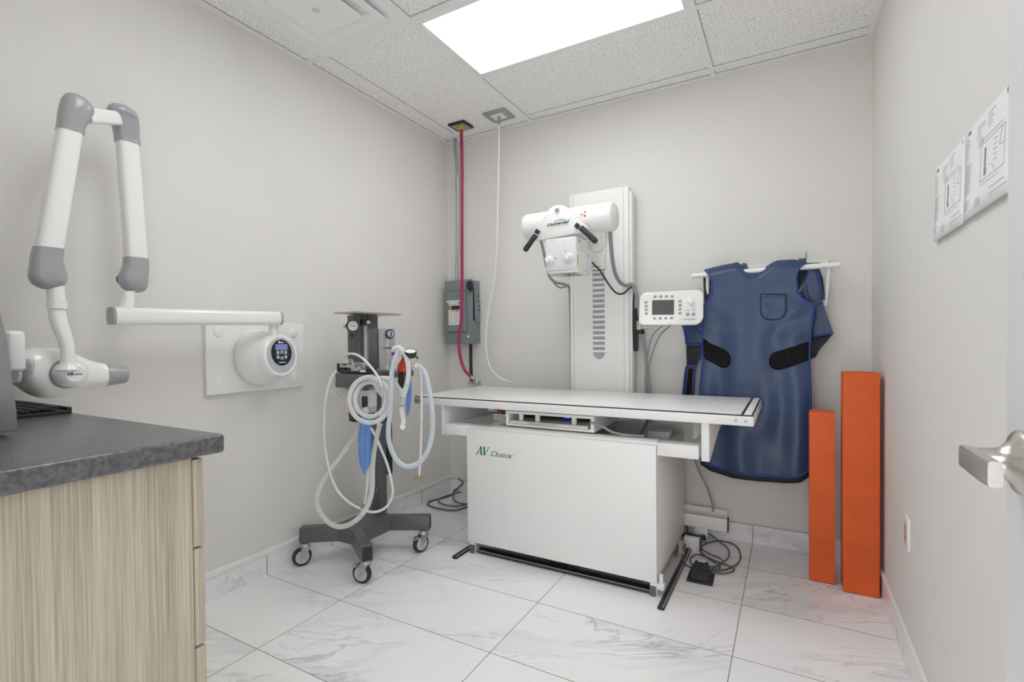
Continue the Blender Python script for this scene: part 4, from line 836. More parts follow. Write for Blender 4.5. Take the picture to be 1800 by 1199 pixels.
# grey housing at the picture's left edge
t = thing('scanner', 'dark silver curved equipment housing at the left end of the countertop', 'equipment', (.55, -2.95, cz))
cv = [(0.800, -2.777, 1.001), (0.800, -2.780, 1.044), (0.800, -2.784, 1.088), (0.800, -2.787, 1.131), (0.800, -2.791, 1.177), (0.800, -2.797, 1.236), (0.800, -2.804, 1.277), (0.800, -2.816, 1.319), (0.800, -2.843, 1.348), (0.800, -2.898, 1.355)]
cv = [(q[0], q[1], q[2]) for q in cv]; b0 = (.80, -3.12, cv[-1][2]); b1 = (.80, -3.15, cv[0][2]-.004)
obj('side_cover', MB().prism(cv+[b0, b1], (-.03, 0, 0), .004), mat('satin_grey_metal', (.30, .305, .315), .38, metal=.4, var=.04), t)
obj('body', MB().prism([(.768, q[1]-.006, q[2]-.003) for q in cv]+[(.768, -3.11, b0[2]), (.768, -3.14, b1[2])], (-.40, 0, 0), .004), M_dgrey, t)
for y in (-2.83, -3.08): obj('foot', MB().cyl((.755, y, cz), (.755, y, cv[0][2]+.002), .02), M_rubber, t)
# ================================================================ WALL DENTAL X-RAY
t = thing('dental_xray_unit', 'white wall-mounted x-ray unit with folded arm and grey joints', 'x-ray unit', (.1, -2.0, .96))
pl = MB().box((.001, -1.909, .960), (.022, -1.380, 1.308), .003); P_ = obj('wall_plate', pl, M_plast, t)
for px_ in ((0.022, -1.851, 1.257), (0.022, -1.855, 1.023), (0.022, -1.443, 1.255), (0.022, -1.448, 1.018)):
    obj('screw_cap', MB().lathe(px_, (1, 0, 0), [(0, .024), (.004, .024), (.006, .020), (.006, 0)]), M_plast, P_)
hc0 = V((0.022, -1.645, 1.129)); ax_ = V(1, .12, .06).normalized()
prof = [(0, .158), (.02, .161), (.05, .158), (.10, .148), (.15, .132), (.178, .121), (.182, .1175), (.186, .1175), (.192, .124), (.235, .119), (.250, .115), (.256, .110), (.256, .099), (.250, .096), (.250, 0)]
K_ = .90
Hh = obj('control_housing', MB().lathe(hc0, ax_, [(a*K_*.66, b*K_) for a, b in prof], 56), M_plast, t)
fc = hc0+ax_*(.2515*K_*.66); uu = V(0, 1, 0) - ax_*ax_.y; uu.normalize(); vv = ax_.cross(uu)
def fp(a, b, d=0): return fc+uu*a*1.2+vv*b*1.2+ax_*d
def disc(mb, a, b, r, d0, d1, n=32, ry=None):
    ry = ry or r
    rs = [mb.ring([fp(a+r*math.cos(2*PI*k/n), b+ry*math.sin(2*PI*k/n), d) for k in range(n)]) for d in (d0, d1)]; return mb.skin(rs)
def fbox(mb, a0, b0, a1, b1, d0, d1): return mb.skin([mb.ring([fp(a0, b0, d), fp(a1, b0, d), fp(a1, b1, d), fp(a0, b1, d)]) for d in (d0, d1)])
obj('keypad_rim', disc(MB(), 0, 0, .071, -.002, .002), M_lgrey, Hh)
obj('keypad', disc(MB(), 0, .012, .052, .002, .0035, ry=.054), M_panel, Hh)
obj('keypad_display', fbox(MB(), -.028, .026, .028, .044, .0035, .0042), M_lcd, Hh)
m = MB()
for a0, b0, a1, b1 in ((-.031, .023, .031, .0255), (-.031, .0445, .031, .047), (-.031, .0255, -.0285, .0445), (.0285, .0255, .031, .0445)): fbox(m, a0, b0, a1, b1, .0035, .0046)
fbox(m, -.040, .0045, -.010, .0055, .0035, .0042); fbox(m, .010, .0045, .040, .0055, .0035, .0042)
obj('keypad_lines', m, M_btn, Hh)
for a, b in ((-.020, .013), (.020, .013), (-.020, -.006), (.020, -.006)): obj('keypad_button', disc(MB(), a, b, .0075, .0035, .0045, 16), M_lgrey, Hh)
for b in (.014, -.010): obj('keypad_button', fbox(MB(), -.008, b-.007, .008, b+.007, .0035, .0045), M_btn, Hh)
m = MB(); fbox(m, -.014, .051, -.006, .060, .0035, .0044); fbox(m, -.004, .052, .012, .056, .0035, .0044); obj('keypad_print', m, M_plast, Hh)
obj('keypad_print', fbox(MB(), -.016, -.030, .018, -.0265, .0035, .0044), M_plast, Hh)
obj('rim_badge', fbox(MB(), -.014, -.060, .014, -.050, .002, .003), M_lgrey, Hh)
obj('pivot', MB().cyl((.15, -1.655, 1.235), (.15, -1.655, 1.29), .022), M_plast, t)
a0, a1 = V((0.170, -2.329, 1.307)), V((0.170, -1.645, 1.321))
obj('horizontal_arm', MB().beam(a0, a1, .0335, .030, (0, 0, 1), 3.2), M_plast, t)
obj('arm_end_cap', MB().beam(a0+V(0, -.010, 0), a0,   .0330, .0295, (0, 0, 1), 3.2), M_gplast, t); obj('arm_end_cap', MB().beam(a1, a1+V(0, .012, 0),   .0330, .0295, (0, 0, 1), 3.2), M_gplast, t)
def S(p, wy, wx, e=2.6): return (V(p), wy, wx, e)
obj('swivel_sleeve', MB().loft([S((0.170, -2.287, 1.329), 0.0252, 0.0270, 2), S((0.170, -2.286, 1.342), 0.0252, 0.0270, 2), S((0.170, -2.282, 1.368), 0.0218, 0.0234, 2), S((0.170, -2.278, 1.403), 0.0210, 0.0225, 2)]), M_plast, t)
# lower joint (right)
obj('joint_cover', MB().loft([S((0.170, -2.257, 1.400), 0.0084, 0.0090), S((0.170, -2.257, 1.405), 0.0269, 0.0198, 2.2), S((0.170, -2.259, 1.418), 0.0412, 0.0324, 2.2), S((0.170, -2.261, 1.440), 0.0470, 0.0387, 2.3), S((0.170, -2.260, 1.462), 0.0470, 0.0387, 2.4), S((0.170, -2.253, 1.493), 0.0420, 0.0360, 2.6), S((0.170, -2.251, 1.515), 0.0391, 0.0342, 3), S((0.170, -2.251, 1.533), 0.0391, 0.0342, 3)]), M_gplast, t)
obj('joint_washer', MB().lathe((0.150, -2.268, 1.453), (.3, -1, -.3), [(.01, .020), (.033, .020), (.035, .017)]), M_black, t)
obj('upper_arm', MB().loft([S((0.170, -2.251, 1.532), 0.0357, 0.0315, 3.2), S((0.170, -2.272, 1.982), 0.0344, 0.0306, 3.2)]), M_plast, t)
obj('joint_cover', MB().loft([S((0.170, -2.271, 1.967), 0.0382, 0.0342, 3), S((0.170, -2.272, 1.984), 0.0382, 0.0342, 3), S((0.175, -2.278, 2.022), 0.0412, 0.0360, 2.7), S((0.180, -2.287, 2.049), 0.0487, 0.0378, 2.4), S((0.190, -2.294, 2.066), 0.0479, 0.0378, 2.3), S((0.190, -2.296, 2.084), 0.0395, 0.0315, 2.2), S((0.190, -2.299, 2.095), 0.0210, 0.0180, 2), S((0.190, -2.300, 2.098), 0.0050, 0.0054, 2)]), M_gplast, t)
obj('link', MB().beam((0.250, -2.430, 1.993), (0.190, -2.313, 2.041), .026, .022, (0, 0, 1), 4), M_plast, t)
obj('joint_cover', MB().loft([S((0.250, -2.474, 1.920), 0.0361, 0.0328, 3), S((0.250, -2.470, 1.945), 0.0369, 0.0336, 2.8), S((0.250, -2.464, 1.970), 0.0410, 0.0353, 2.5), S((0.250, -2.454, 2.003), 0.0460, 0.0369, 2.3), S((0.250, -2.452, 2.025), 0.0426, 0.0344, 2.2), S((0.250, -2.455, 2.041), 0.0319, 0.0279, 2.1), S((0.250, -2.459, 2.051), 0.0167, 0.0164, 2), S((0.250, -2.461, 2.054), 0.0046, 0.0049, 2)]), M_gplast, t)
obj('forearm', MB().loft([S((0.250, -2.536, 1.516), 0.0357, 0.0303, 3.2), S((0.250, -2.475, 1.922), 0.0334, 0.0295, 3.2)]), M_plast, t)
obj('joint_cover', MB().loft([S((0.250, -2.540, 1.383), .008, .008), S((0.250, -2.540, 1.386), .022, .018, 2.2), S((0.250, -2.540, 1.396), .038, .030, 2.2), S((0.250, -2.540, 1.411), .0465, .036, 2.3), S((0.250, -2.540, 1.431), .0485, .037, 2.4), S((0.250, -2.541, 1.457), .044, .035, 2.5), S((0.250, -2.542, 1.483), .0400, .033, 2.8), S((0.250, -2.537, 1.519), .0385, .032, 3)]), M_gplast, t)
obj('neck_sleeve', MB().cyl((0.250, -2.519, 1.347), (0.250, -2.521, 1.401), .0235).cyl((0.250, -2.518, 1.320), (0.250, -2.517, 1.347), .0270), M_plast, t)
nk = [((0.250, -2.518, 1.319), .0285), ((0.250, -2.517, 1.298), .029), ((0.255, -2.514, 1.266), .029), ((0.260, -2.506, 1.232), .0275), ((0.265, -2.501, 1.201), .025), ((0.268, -2.500, 1.171), .024), ((0.268, -2.500, 1.140), .027), ((0.268, -2.502, 1.118), .040)]
obj('curved_neck', MB().loft([(V(p), r*.80, r*.80, 2.1) for p, r in nk]), M_plast, t)
hd = [(18, 650, 652), (26, 629, 668), (36, 619, 679), (50, 613, 690), (66, 610.5, 698), (82, 610, 701.5), (98, 611, 701.5), (114, 613.5, 698), (130, 618, 693), (146, 625, 687), (160, 631, 683), (172, 635, 681), (182, 637.5, 680), (190, 638.5, 679.5)]
HX = .20
secs = []
for q in [((0.200, -2.622, 1.123), (0.200, -2.622, 1.119)), ((0.200, -2.611, 1.161), (0.200, -2.612, 1.089)), ((0.200, -2.597, 1.179), (0.200, -2.599, 1.068)), ((0.200, -2.577, 1.189), (0.200, -2.580, 1.046)), ((0.200, -2.555, 1.194), (0.200, -2.558, 1.029)), ((0.200, -2.532, 1.194), (0.200, -2.535, 1.020)), ((0.200, -2.508, 1.192), (0.200, -2.511, 1.017)), ((0.200, -2.484, 1.187), (0.200, -2.487, 1.021)), ((0.200, -2.459, 1.177), (0.200, -2.462, 1.029)), ((0.200, -2.434, 1.163), (0.200, -2.436, 1.038)), ((0.200, -2.411, 1.150), (0.200, -2.413, 1.044)), ((0.200, -2.391, 1.141), (0.200, -2.393, 1.047)), ((0.200, -2.374, 1.135), (0.200, -2.376, 1.047)), ((0.200, -2.360, 1.132), (0.200, -2.362, 1.047))]:
    a, b = V(q[0]), V(q[1]); hz = (a.z-b.z)/2; secs.append((V(.165, (a.y+b.y)/2, (a.z+b.z)/2), hz, min(.075, hz*1.0), 2.4))
hd_ = obj('tube_head', MB().loft(secs, 'y', 40), M_plast, t, sharp=60)
y0_, z0_ = secs[-1][0].y, secs[-1][0].z; tip = V((0.200, -2.287, 1.085))
obj('beam_cone', MB().lathe((.165, y0_-.004, z0_), (0, tip.y-y0_, tip.z-z0_), [(0, secs[-1][1]*1.0), (.012, secs[-1][1]*.99), ((tip.y-y0_)*.98, .0315), (tip.y-y0_, .030), (tip.y-y0_, .027), ((tip.y-y0_)*.7, .026), ((tip.y-y0_)*.7, 0)], 36), M_gplast, t)
dc = V((0.236, -2.491, 1.103))
obj('tilt_scale', MB().lathe(dc-V(.03, 0, 0), (1, 0, 0), [(0, .050), (.034, .050), (.036, .048)]), M_btn, t)
yk = obj('yoke_disc', MB().lathe(dc+V(.006, .003, 0), (1, 0, 0), [(0, .046), (.02, .046), (.036, .038), (.044, .028), (.046, .0)], 40), M_plast, t)
obj('badge', MB().lathe(dc+V(.051, .003, 0), (1, 0, 0), [(0, .0275), (.0022, .0265), (.0022, 0)], 32), M_plast, yk)
obj('badge_logo', MB().text('DR', dc+V(.0535, -.019, -.004), (0, 1, 0), (0, 0, 1), .014, bold=.0006), mat('blue_print', (.02, .09, .35), .4), yk)
obj('badge_text', MB().box(dc+V(.0533, .002, -.003), dc+V(.0538, .022, .0005)), M_ink, yk)
hr = V((0.200, -2.587, 1.125))
obj('handle_recess', MB().loft([(hr+V(.024, .006, .030), .008, .014), (hr+V(.036, .002, .012), .012, .012), (hr+V(.034, -.002, -.014), .012, .012), (hr+V(.022, -.008, -.036), .008, .014)]), M_lgrey, hd_)
obj('recess_label', MB().box(hr+V(.0460, -.006, -.018), hr+V(.0482, .002, .018)), M_btn, hd_)
rc = [V((0.240, -2.612, 1.114)), V((0.240, -2.618, 1.084)), V((0.240, -2.629, 1.074)), V((0.240, -2.639, 1.085))]
obj('grab_handle', MB().tube([V((0.220, -2.607, 1.137)), V((0.235, -2.610, 1.105)), V((0.235, -2.618, 1.085)), V((0.225, -2.627, 1.084)), V((0.200, -2.631, 1.091))], .008, 12), M_silver, hd_)
obj('rear_box', MB().box((.245, (0.280, -2.664, 1.179)[1], (0.280, -2.637, 1.118)[2]), (.33, (0.280, -2.620, 1.178)[1], (0.280, -2.635, 1.245)[2]), .014, 4), M_white, t)
obj('box_seam', MB().box((.2445, (0.280, -2.664, 1.179)[1]+.01, 1.128), (.3306, (0.280, -2.620, 1.178)[1]+.0006, 1.1292)), M_lgrey, t)
# ================================================================ ANAESTHESIA MACHINE
t = thing('anaesthesia_machine', 'charcoal wheeled anaesthesia machine stand with hoses and gauges', 'anaesthesia machine', (.29, -1.2, 0))
bz0, bz1 = .120, .200
B0 = [(.190, -1.345), (.375, -1.345), (.375, -1.055), (.190, -1.055)]
obj('base_hub', MB().box((.190, -1.345, bz0+.001), (.375, -1.055, bz1-.0005)), M_dgrey, t)
ends = [(.052, -1.440), (.560, -1.455), (.560, -.965), (.055, -.96)]
starts = [(.215, -1.322), (.352, -1.325), (.352, -1.078), (.212, -1.078)]
for (sx, sy), (ex_, ey) in zip(starts, ends):
    d_ = V(ex_-sx, ey-sy, 0).normalized(); n_ = V(-d_.y, d_.x, 0)*.029
    lg = obj('base_leg', MB().prism([V(sx, sy, bz0)+n_, V(ex_, ey, bz0)+n_, V(ex_, ey, bz0)-n_, V(sx, sy, bz0)-n_], (0, 0, bz1-bz0), .003), M_dgrey, t)
    e_ = V(ex_, ey, 0)
    obj('end_plug', MB().prism([e_+n_*.82+d_*.0008+V(0, 0, bz0+.006), e_+n_*.82+d_*.0008+V(0, 0, bz1-.006), e_-n_*.82+d_*.0008+V(0, 0, bz1-.006), e_-n_*.82+d_*.0008+V(0, 0, bz0+.006)], tuple(d_*.0015)), M_black, lg)
def caster(x, y, ang, brake):
    c_ = thing('c', '', '', (x, y, 0)); del c_['label'], c_['category']; c_.name = 'caster'; WL[c_.name] = V(x, y, 0); c_.parent = t; c_.location = V(x, y, 0)-WL[t.name]
    A = Matrix.Translation((x, y, 0)) @ Matrix.Rotation(ang, 4, 'Z')        # local +x = rolling direction, wheel axle along local y
    def A_(a, b, c): return A @ V(a, b, c)
    r = .0495; wy = .013; off = -.020
    obj('wheel', MB().lathe(A_(off, -wy, r), A.to_3x3() @ V(0, 1, 0), [(0, r-.010), (.001, r-.004), (.006, r), (.020, r), (.025, r-.004), (.026, r-.010)], 32), M_rubber, c_)
    obj('hub', MB().lathe(A_(off, -wy-.002, r), A.to_3x3() @ V(0, 1, 0), [(0, .012), (.0005, r-.014), (.0295, r-.014), (.030, .012)], 28), M_lgrey, c_)
    obj('fork', MB().prism([A_(.022, -.021, .100), A_(-.024, -.021, .100), A_(off-.008, -.021, r-.010), A_(off+.008, -.021, r-.010)], tuple(A.to_3x3() @ V(0, .003, 0))).prism([A_(.022, .018, .100), A_(-.024, .018, .100), A_(off-.008, .018, r-.010), A_(off+.008, .018, r-.010)], tuple(A.to_3x3() @ V(0, .003, 0))).prism([A_(.022, -.021, .097), A_(-.028, -.021, .097), A_(-.028, .021, .097), A_(.022, .021, .097)], (0, 0, .004)), M_zinc, c_)
    obj('swivel', MB().cyl(A_(0, 0, .101), A_(0, 0, .1195), .026, .024), M_zinc, c_); obj('axle', MB().cyl(A_(off, -.024, r), A_(off, .024, r), .006), M_zinc, c_)
    if brake: obj('brake_pedal', MB().prism([A_(-.022, -.016, .088), A_(-.022, .016, .088), A_(-.068, .014, .080), A_(-.068, -.014, .080)], (0, 0, .005), .001).cyl(A_(-.045, -.02, .088), A_(-.045, .02, .088), .006), M_zinc, c_)
caster(.086, -1.438, math.radians(65), False); caster(.530, -1.438, math.radians(15), True); caster(.538, -.998, math.radians(75), True); caster(.085, -.985, math.radians(40), False)
# column
obj('column', MB().box((.243, -1.103, bz1), (.303, -1.040, 1.00), .003), M_dgrey, t)
obj('column_back', MB().box((.285, -1.038, .42), (.312, -1.0, .82), .002), M_black, t)
obj('column_bolt', MB().cyl((.262, -1.1035, .345), (.262, -1.106, .345), .005).cyl((.284, -1.1035, .345), (.284, -1.106, .345), .005).cyl((.303, -1.07, .90), (.306, -1.07, .90), .006), M_yel, t)
# upper housing: charcoal channel
hx0, hx1, hy0, hy1, hz0, hz1 = (0.212, -1.240, 1.207)[0], (0.300, -1.240, 1.206)[0], -1.24, (0.288, -1.084, 1.205)[1], 1.045, 1.352
up = MB().box((hx0, hy0, hz0), (hx1-.008, hy1, hz1), .002).box((hx1-.008, hy0, hz0), (hx1, hy0+.010, hz1)).box((hx1-.008, hy0+.072, hz0), (hx1, hy0+.086, hz1))
obj('tower', up, M_dgrey, t)
obj('top_shelf', MB().box(((0.238, -1.360, 1.353)[0], -1.36, 1.354), (.410, (0.410, -1.019, 1.359)[1], 1.363), .001), mat('warm_steel', (.50, .46, .40), .35, metal=.7), t)
# flowmeter in the channel
fx = hx1+.010; fyy = hy0+.040
fm = obj('flowmeter_tube', MB().cyl((fx, fyy, 1.06), (fx, fyy, 1.30), .013), M_dome, t)
obj('flow_scale', MB().box((fx-.006, fyy-.003, 1.07), (fx+.001, fyy+.004, 1.29)), M_plast, fm)
obj('flowmeter_head', MB().box((fx-.016, fyy-.026, 1.298), (fx+.016, fyy+.024, 1.325), .002), M_black, t)
obj('flow_label', MB().box((fx+.016, fyy-.006, 1.303), (fx+.017, fyy+.020, 1.320)), M_plast, t)
obj('flow_knob', MB().cyl((fx, fyy, 1.03), (fx, fyy, 1.06), .014).cyl((fx, fyy+.0, 1.045), (fx+.04, fyy-.01, 1.045), .013, .011), M_black, t)
# pressure gauge on the -Y face
gc = V((0.303, -1.290, 1.289)); gd = V(.98, -.60, 0).normalized()
gg = obj('pressure_gauge', MB().lathe(gc-gd*.010, gd, [(0, .032), (.030, .032), (.032, .030), (.032, .027), (.030, .027), (.030, 0)], 32), M_black, t)
obj('gauge_face', MB().lathe(gc+gd*.0195, gd, [(0, .0268), (.0008, .0268), (.0008, 0)], 32), M_paper, gg)
m = MB(); gu = V(0, 0, 1); gr = gd.cross(gu)*-1
for k in range(11):
    a = math.radians(220-26*k); c0 = gc+gd*.0206+gr*math.cos(a)*.021+gu*math.sin(a)*.021; c1 = gc+gd*.0206+gr*math.cos(a)*.024+gu*math.sin(a)*.024; m.cyl(c0, c1, .0006, n=6)
m.cyl(gc+gd*.021, gc+gd*.021-gr*.017+gu*.002, .0008, n=6).cyl(gc+gd*.021-gr*.002, gc+gd*.021+gr*.012, .0015, n=6); obj('gauge_print', m, M_ink, gg)
obj('gauge_fitting', MB().cyl(gc-gd*.03, gc-gd*.008, .012).ball(gc-gr*.04-gd*.002, .009), M_alu, t)
obj('port_plug', MB().cyl(V((0.251, -1.241, 1.238)), V((0.254, -1.243, 1.238)), .0125), M_black, t)
# vaporiser
vx0, vy0 = .330, -1.165
vc = V((0.509, -1.324, 1.184)); vf = V((0.586, -1.327, 1.184))
vp = obj('vaporiser', MB().box((vc.x-.028, vc.y-.030, 1.065), (vc.x+.035, vc.y+.030, 1.268), .006), M_mgrey, t)
obj('vaporiser_front', MB().loft([(V(vf.x, vf.y, 1.062), .034, .038, 3), (V(vf.x, vf.y, 1.268), .034, .038, 3), (V(vf.x, vf.y, 1.273), .029, .033, 3)]), M_silver, vp)
dk = V((0.639, -1.366, 1.240)); dv = V(.93, -.37, 0).normalized()
kb = obj('dial', MB().lathe(dk-dv*.030, dv, [(0, .018), (.010, .021), (.024, .0245), (.030, .0245)], 28), M_silver, t)
obj('dial_ring', MB().lathe(dk, dv, [(0, .0245), (.010, .0245), (.012, .022), (.012, 0)], 28), M_black, kb)
m = MB()
for k in range(12):
    a = 2*PI*k/12; o_ = dk+dv*.008+V(0, 0, 1)*math.sin(a)*.0243+dv.cross(V(0, 0, 1))*math.cos(a)*.0243; m.ball(o_, .003, n=8)
m.lathe(dk+dv*.0125, dv, [(0, .017), (.008, .0165), (.009, 0)], 24); obj('dial_cap', m, M_silver, kb)
sv = dv.cross(V(0, 0, 1)); dq = dk+dv*.0215-sv*.0
obj('dial_badge', MB().prism([dq+sv*.004+V(0, 0, -.011), dq+sv*.004+V(0, 0, .011), dq-sv*.004+V(0, 0, .011), dq-sv*.004+V(0, 0, -.011)], tuple(dv*.002)), M_purple, kb)
blk = V((0.636, -1.357, 1.130))
obj('filler_block', MB().box(blk+V(-.016, -.018, -.036), blk+V(.020, .022, .038), .003), M_silver, t)
obj('filler_slot', MB().box(blk+V(-.030, -.02, .039), blk+V(.022, .024, .042)), M_black, t)
obj('filler_label', MB().box(V((0.686, -1.387, 1.142))+V(-.012, -.004, -.008), V((0.686, -1.387, 1.142))+V(.012, .004, .008), .002), M_purple, t)
obj('mount_bar', MB().box((.30, -1.16, 1.038), (.47, -1.06, 1.060), .003), M_bone, t)
obj('cross_plate', MB().box((.215, -1.20, 1.005), (.50, -1.02, 1.038), .003), M_dgrey, t)
# absorber head on the left
ab = MB().prism([(0.381, -1.479, 1.046), (0.582, -1.458, 1.041), (0.582, -1.459, 0.972), (0.380, -1.480, 0.975)], tuple(V(-.03, .13, 0)), .003)
obj('absorber_head', ab, M_dgrey, t)
obj('absorber_block', MB().prism([(0.348, -1.439, 1.093), (0.400, -1.433, 1.090), (0.400, -1.434, 1.050), (0.348, -1.440, 1.046)], (-.02, .09, 0), .002).prism([(0.403, -1.466, 1.063), (0.555, -1.439, 1.067), (0.562, -1.446, 1.046), (0.411, -1.474, 1.047)], (-.02, .09, 0), .002), M_black, t)
obj('absorber_label', MB().prism([(0.529, -1.456, 1.064), (0.562, -1.449, 1.064), (0.562, -1.450, 1.053), (0.529, -1.457, 1.053)], (.001, -.001, 0)), M_label, t)
for px_, nm in (((0.386, -1.407, 1.080), 'valve_dome'), ((0.490, -1.429, 1.066), 'valve_dome')):
    p_ = V(px_); vd = obj(nm, MB().lathe(p_-V(0, 0, .008), (0, 0, 1), [(0, .036), (.020, .035), (.036, .031), (.042, .026), (.042, 0)], 28), M_dome, t)
    obj('valve_disc', MB().lathe(p_-V(0, 0, .006), (0, 0, 1), [(0, .030), (.008, .030), (.008, .012), (.014, .010), (.014, 0)], 20).ball(p_+V(.0, 0, .010), .006, n=10), M_silver, vd)
obj('outlet_elbow', MB().cyl(V((0.486, -1.454, 1.075)), V((0.440, -1.445, 1.077)), .010), M_zinc, t)
# canister
cc = V((0.465, -1.365, 0.912))
cn = obj('canister', MB().lathe(cc-V(0, 0, .075), (0, 0, 1), [(0, .060), (.15, .060)], 36), M_dome, t)
obj('granules', MB().lathe(cc-V(0, 0, .070), (0, 0, 1), [(0, .055), (.13, .055)], 32), M_bone, cn)
obj('canister_label', MB().lathe(cc-V(0, 0, .040), (0, 0, 1), [(0, .0606), (.085, .0606)], 36, cap=False), M_label, cn)
obj('canister_flange', MB().lathe(cc-V(0, 0, .115), (0, 0, 1), [(0, .055), (.004, .078), (.038, .080), (.042, .065)], 36), M_black, t)
obj('canister_top', MB().lathe(cc+V(0, 0, .073), (0, 0, 1), [(0, .066), (.018, .066), (.020, .05)], 36), M_black, t)
m = MB()
for dx in (-.035, .0, .03): 
    q = cc+V(.045+dx*.4, -.045+abs(dx)*.3, .052)
    m.box(q+V(-.007, -.004, -.004), q+V(.007, .004, .004), .001)
obj('canister_window', m, M_black, t)
obj('white_canister_post', MB().box(V((0.376, -1.393, 0.902))-V(.02, .02, .07), V((0.376, -1.393, 0.902))+V(.02, .02, .06), .004), M_bone, t)
# relief valve with red dome, manometer on the right
rv = V((0.752, -1.385, 1.093))
obj('relief_valve', MB().lathe(rv-V(0, 0, .035), (0, 0, 1), [(0, .036), (.028, .033), (.048, .022), (.055, .018)], 28), M_orange, t)
obj('valve_base', MB().cyl(rv-V(0, 0, .075), rv-V(0, 0, .035), .022).box(rv+V(-.035, -.01, -.115), rv+V(.0, .02, -.045), .003).cyl(rv+V(0, 0, .015), rv+V(0, 0, .055), .012), M_black, t)
mg = V((0.803, -1.401, 1.146)); md = V(.25, -.25, .9).normalized()
g2 = obj('manometer', MB().lathe(mg-md*.018, md, [(0, .024), (.004, .030), (.028, .030), (.030, .027), (.027, .026), (.027, 0)], 30), M_black, t)
obj('gauge_face', MB().lathe(mg+md*.0095, md, [(0, .0255), (.0006, .0255), (.0006, 0)], 28), M_paper, g2)
obj('gauge_fitting', MB().cyl(mg+V(.02, .01, -.01), V((0.833, -1.385, 1.124)), .004).ball(V((0.833, -1.385, 1.124)), .007, n=10), M_bluepl, t)
obj('gas_outlet', MB().cyl(V((0.771, -1.374, 1.085)), V((0.831, -1.387, 1.086)), .011), M_plast, t)
obj('support_post', MB().box(V((0.727, -1.378, 1.015))+V(-.012, -.01, -.03), V((0.727, -1.378, 1.015))+V(.012, .01, .05), .003), M_black, t)
# hoses: each its own thing
def hose(name, label, pts, r, m_, corr=0, n=14, extra=None, cat='hose', group=None, pitch=.006):
    o = obj(name, MB().tube(pts, r, n, corr=corr, pitch=pitch), m_); tag(o, label, cat, group); return o
cl_ = []
c0 = (651, 703)
coil = [(0.655, -1.440, 1.011), (0.672, -1.430, 0.991), (0.684, -1.424, 0.966), (0.690, -1.420, 0.937), (0.690, -1.420, 0.908), (0.684, -1.423, 0.879), (0.671, -1.430, 0.853), (0.655, -1.439, 0.833), (0.633, -1.450, 0.818), (0.611, -1.463, 0.812), (0.587, -1.475, 0.813), (0.564, -1.487, 0.822), (0.544, -1.498, 0.838), (0.528, -1.505, 0.861), (0.518, -1.510, 0.887), (0.513, -1.512, 0.916), (0.514, -1.509, 0.946), (0.523, -1.504, 0.974), (0.535, -1.495, 0.997), (0.554, -1.485, 1.016), (0.574, -1.472, 1.027), (0.597, -1.458, 1.031), (0.619, -1.446, 1.023), (0.637, -1.434, 1.008), (0.652, -1.427, 0.988), (0.661, -1.421, 0.965), (0.663, -1.419, 0.941), (0.662, -1.420, 0.918), (0.658, -1.422, 0.895), (0.650, -1.426, 0.875), (0.638, -1.432, 0.858), (0.622, -1.440, 0.846), (0.605, -1.450, 0.839), (0.587, -1.459, 0.839), (0.570, -1.468, 0.844), (0.554, -1.476, 0.855), (0.541, -1.482, 0.871), (0.532, -1.486, 0.891), (0.527, -1.488, 0.913), (0.527, -1.487, 0.935), (0.531, -1.483, 0.957), (0.540, -1.477, 0.976), (0.553, -1.470, 0.991), (0.568, -1.460, 1.002), (0.585, -1.450, 1.006), (0.602, -1.440, 1.004), (0.618, -1.430, 0.997), (0.632, -1.422, 0.983), (0.643, -1.415, 0.965), (0.650, -1.411, 0.945), (0.652, -1.410, 0.922)]
hose('breathing_hose', 'milky corrugated hose coiled in a ring on the machine front', coil+[(0.596, -1.428, 1.003), (0.613, -1.406, 1.022), (0.681, -1.392, 1.015), (0.726, -1.390, 0.977), (0.754, -1.398, 0.935)], .0125, M_clear, .11, pitch=.0045)
lp = [(0.742, -1.412, 1.154), (0.739, -1.437, 1.117), (0.727, -1.445, 1.055), (0.724, -1.449, 0.961), (0.720, -1.452, 0.866), (0.713, -1.458, 0.799), (0.715, -1.458, 0.731), (0.734, -1.448, 0.664), (0.765, -1.432, 0.620), (0.800, -1.412, 0.609), (0.842, -1.388, 0.630), (0.875, -1.369, 0.684), (0.892, -1.358, 0.756), (0.895, -1.355, 0.837), (0.887, -1.358, 0.932), (0.869, -1.366, 1.034), (0.850, -1.376, 1.075), (0.833, -1.385, 1.086)]
hose('breathing_hose', 'sky-tinted corrugated hose hanging in a long loop beside the table', lp, .0125, M_clearb, .11, pitch=.0045)
ih = obj('inner_tube', MB().tube([V(p)+V(-.0030, 0, -.002) for p in lp], .0055, 10), M_skyblue, bpy.data.objects['breathing_hose.001'])
hose('breathing_hose', 'clear corrugated hose arching over the vaporiser down to a Y piece', [(0.707, -1.409, 1.165), (0.740, -1.413, 1.173), (0.772, -1.418, 1.157), (0.802, -1.425, 1.117), (0.809, -1.422, 1.063), (0.802, -1.427, 0.999), (0.774, -1.421, 0.941)], .0125, M_clear, .11, pitch=.0045)
tY = thing('y_connector', 'clear Y connector with round port hanging under the white hose', 'connector', V((0.772, -1.424, 0.812)))
obj('body', MB().cyl(V((0.768, -1.413, 0.945)), V((0.770, -1.424, 0.895)), .0145), M_dome, tY)
obj('collar', MB().cyl(V((0.767, -1.416, 0.929)), V((0.767, -1.417, 0.919)), .0165).cyl(V((0.767, -1.419, 0.905)), V((0.767, -1.421, 0.898)), .016), M_silver, tY)
obj('mask_tube', MB().tube([(0.763, -1.417, 0.894), (0.760, -1.418, 0.872), (0.767, -1.415, 0.829), (0.773, -1.424, 0.806)], .012, 14), M_clear, tY)
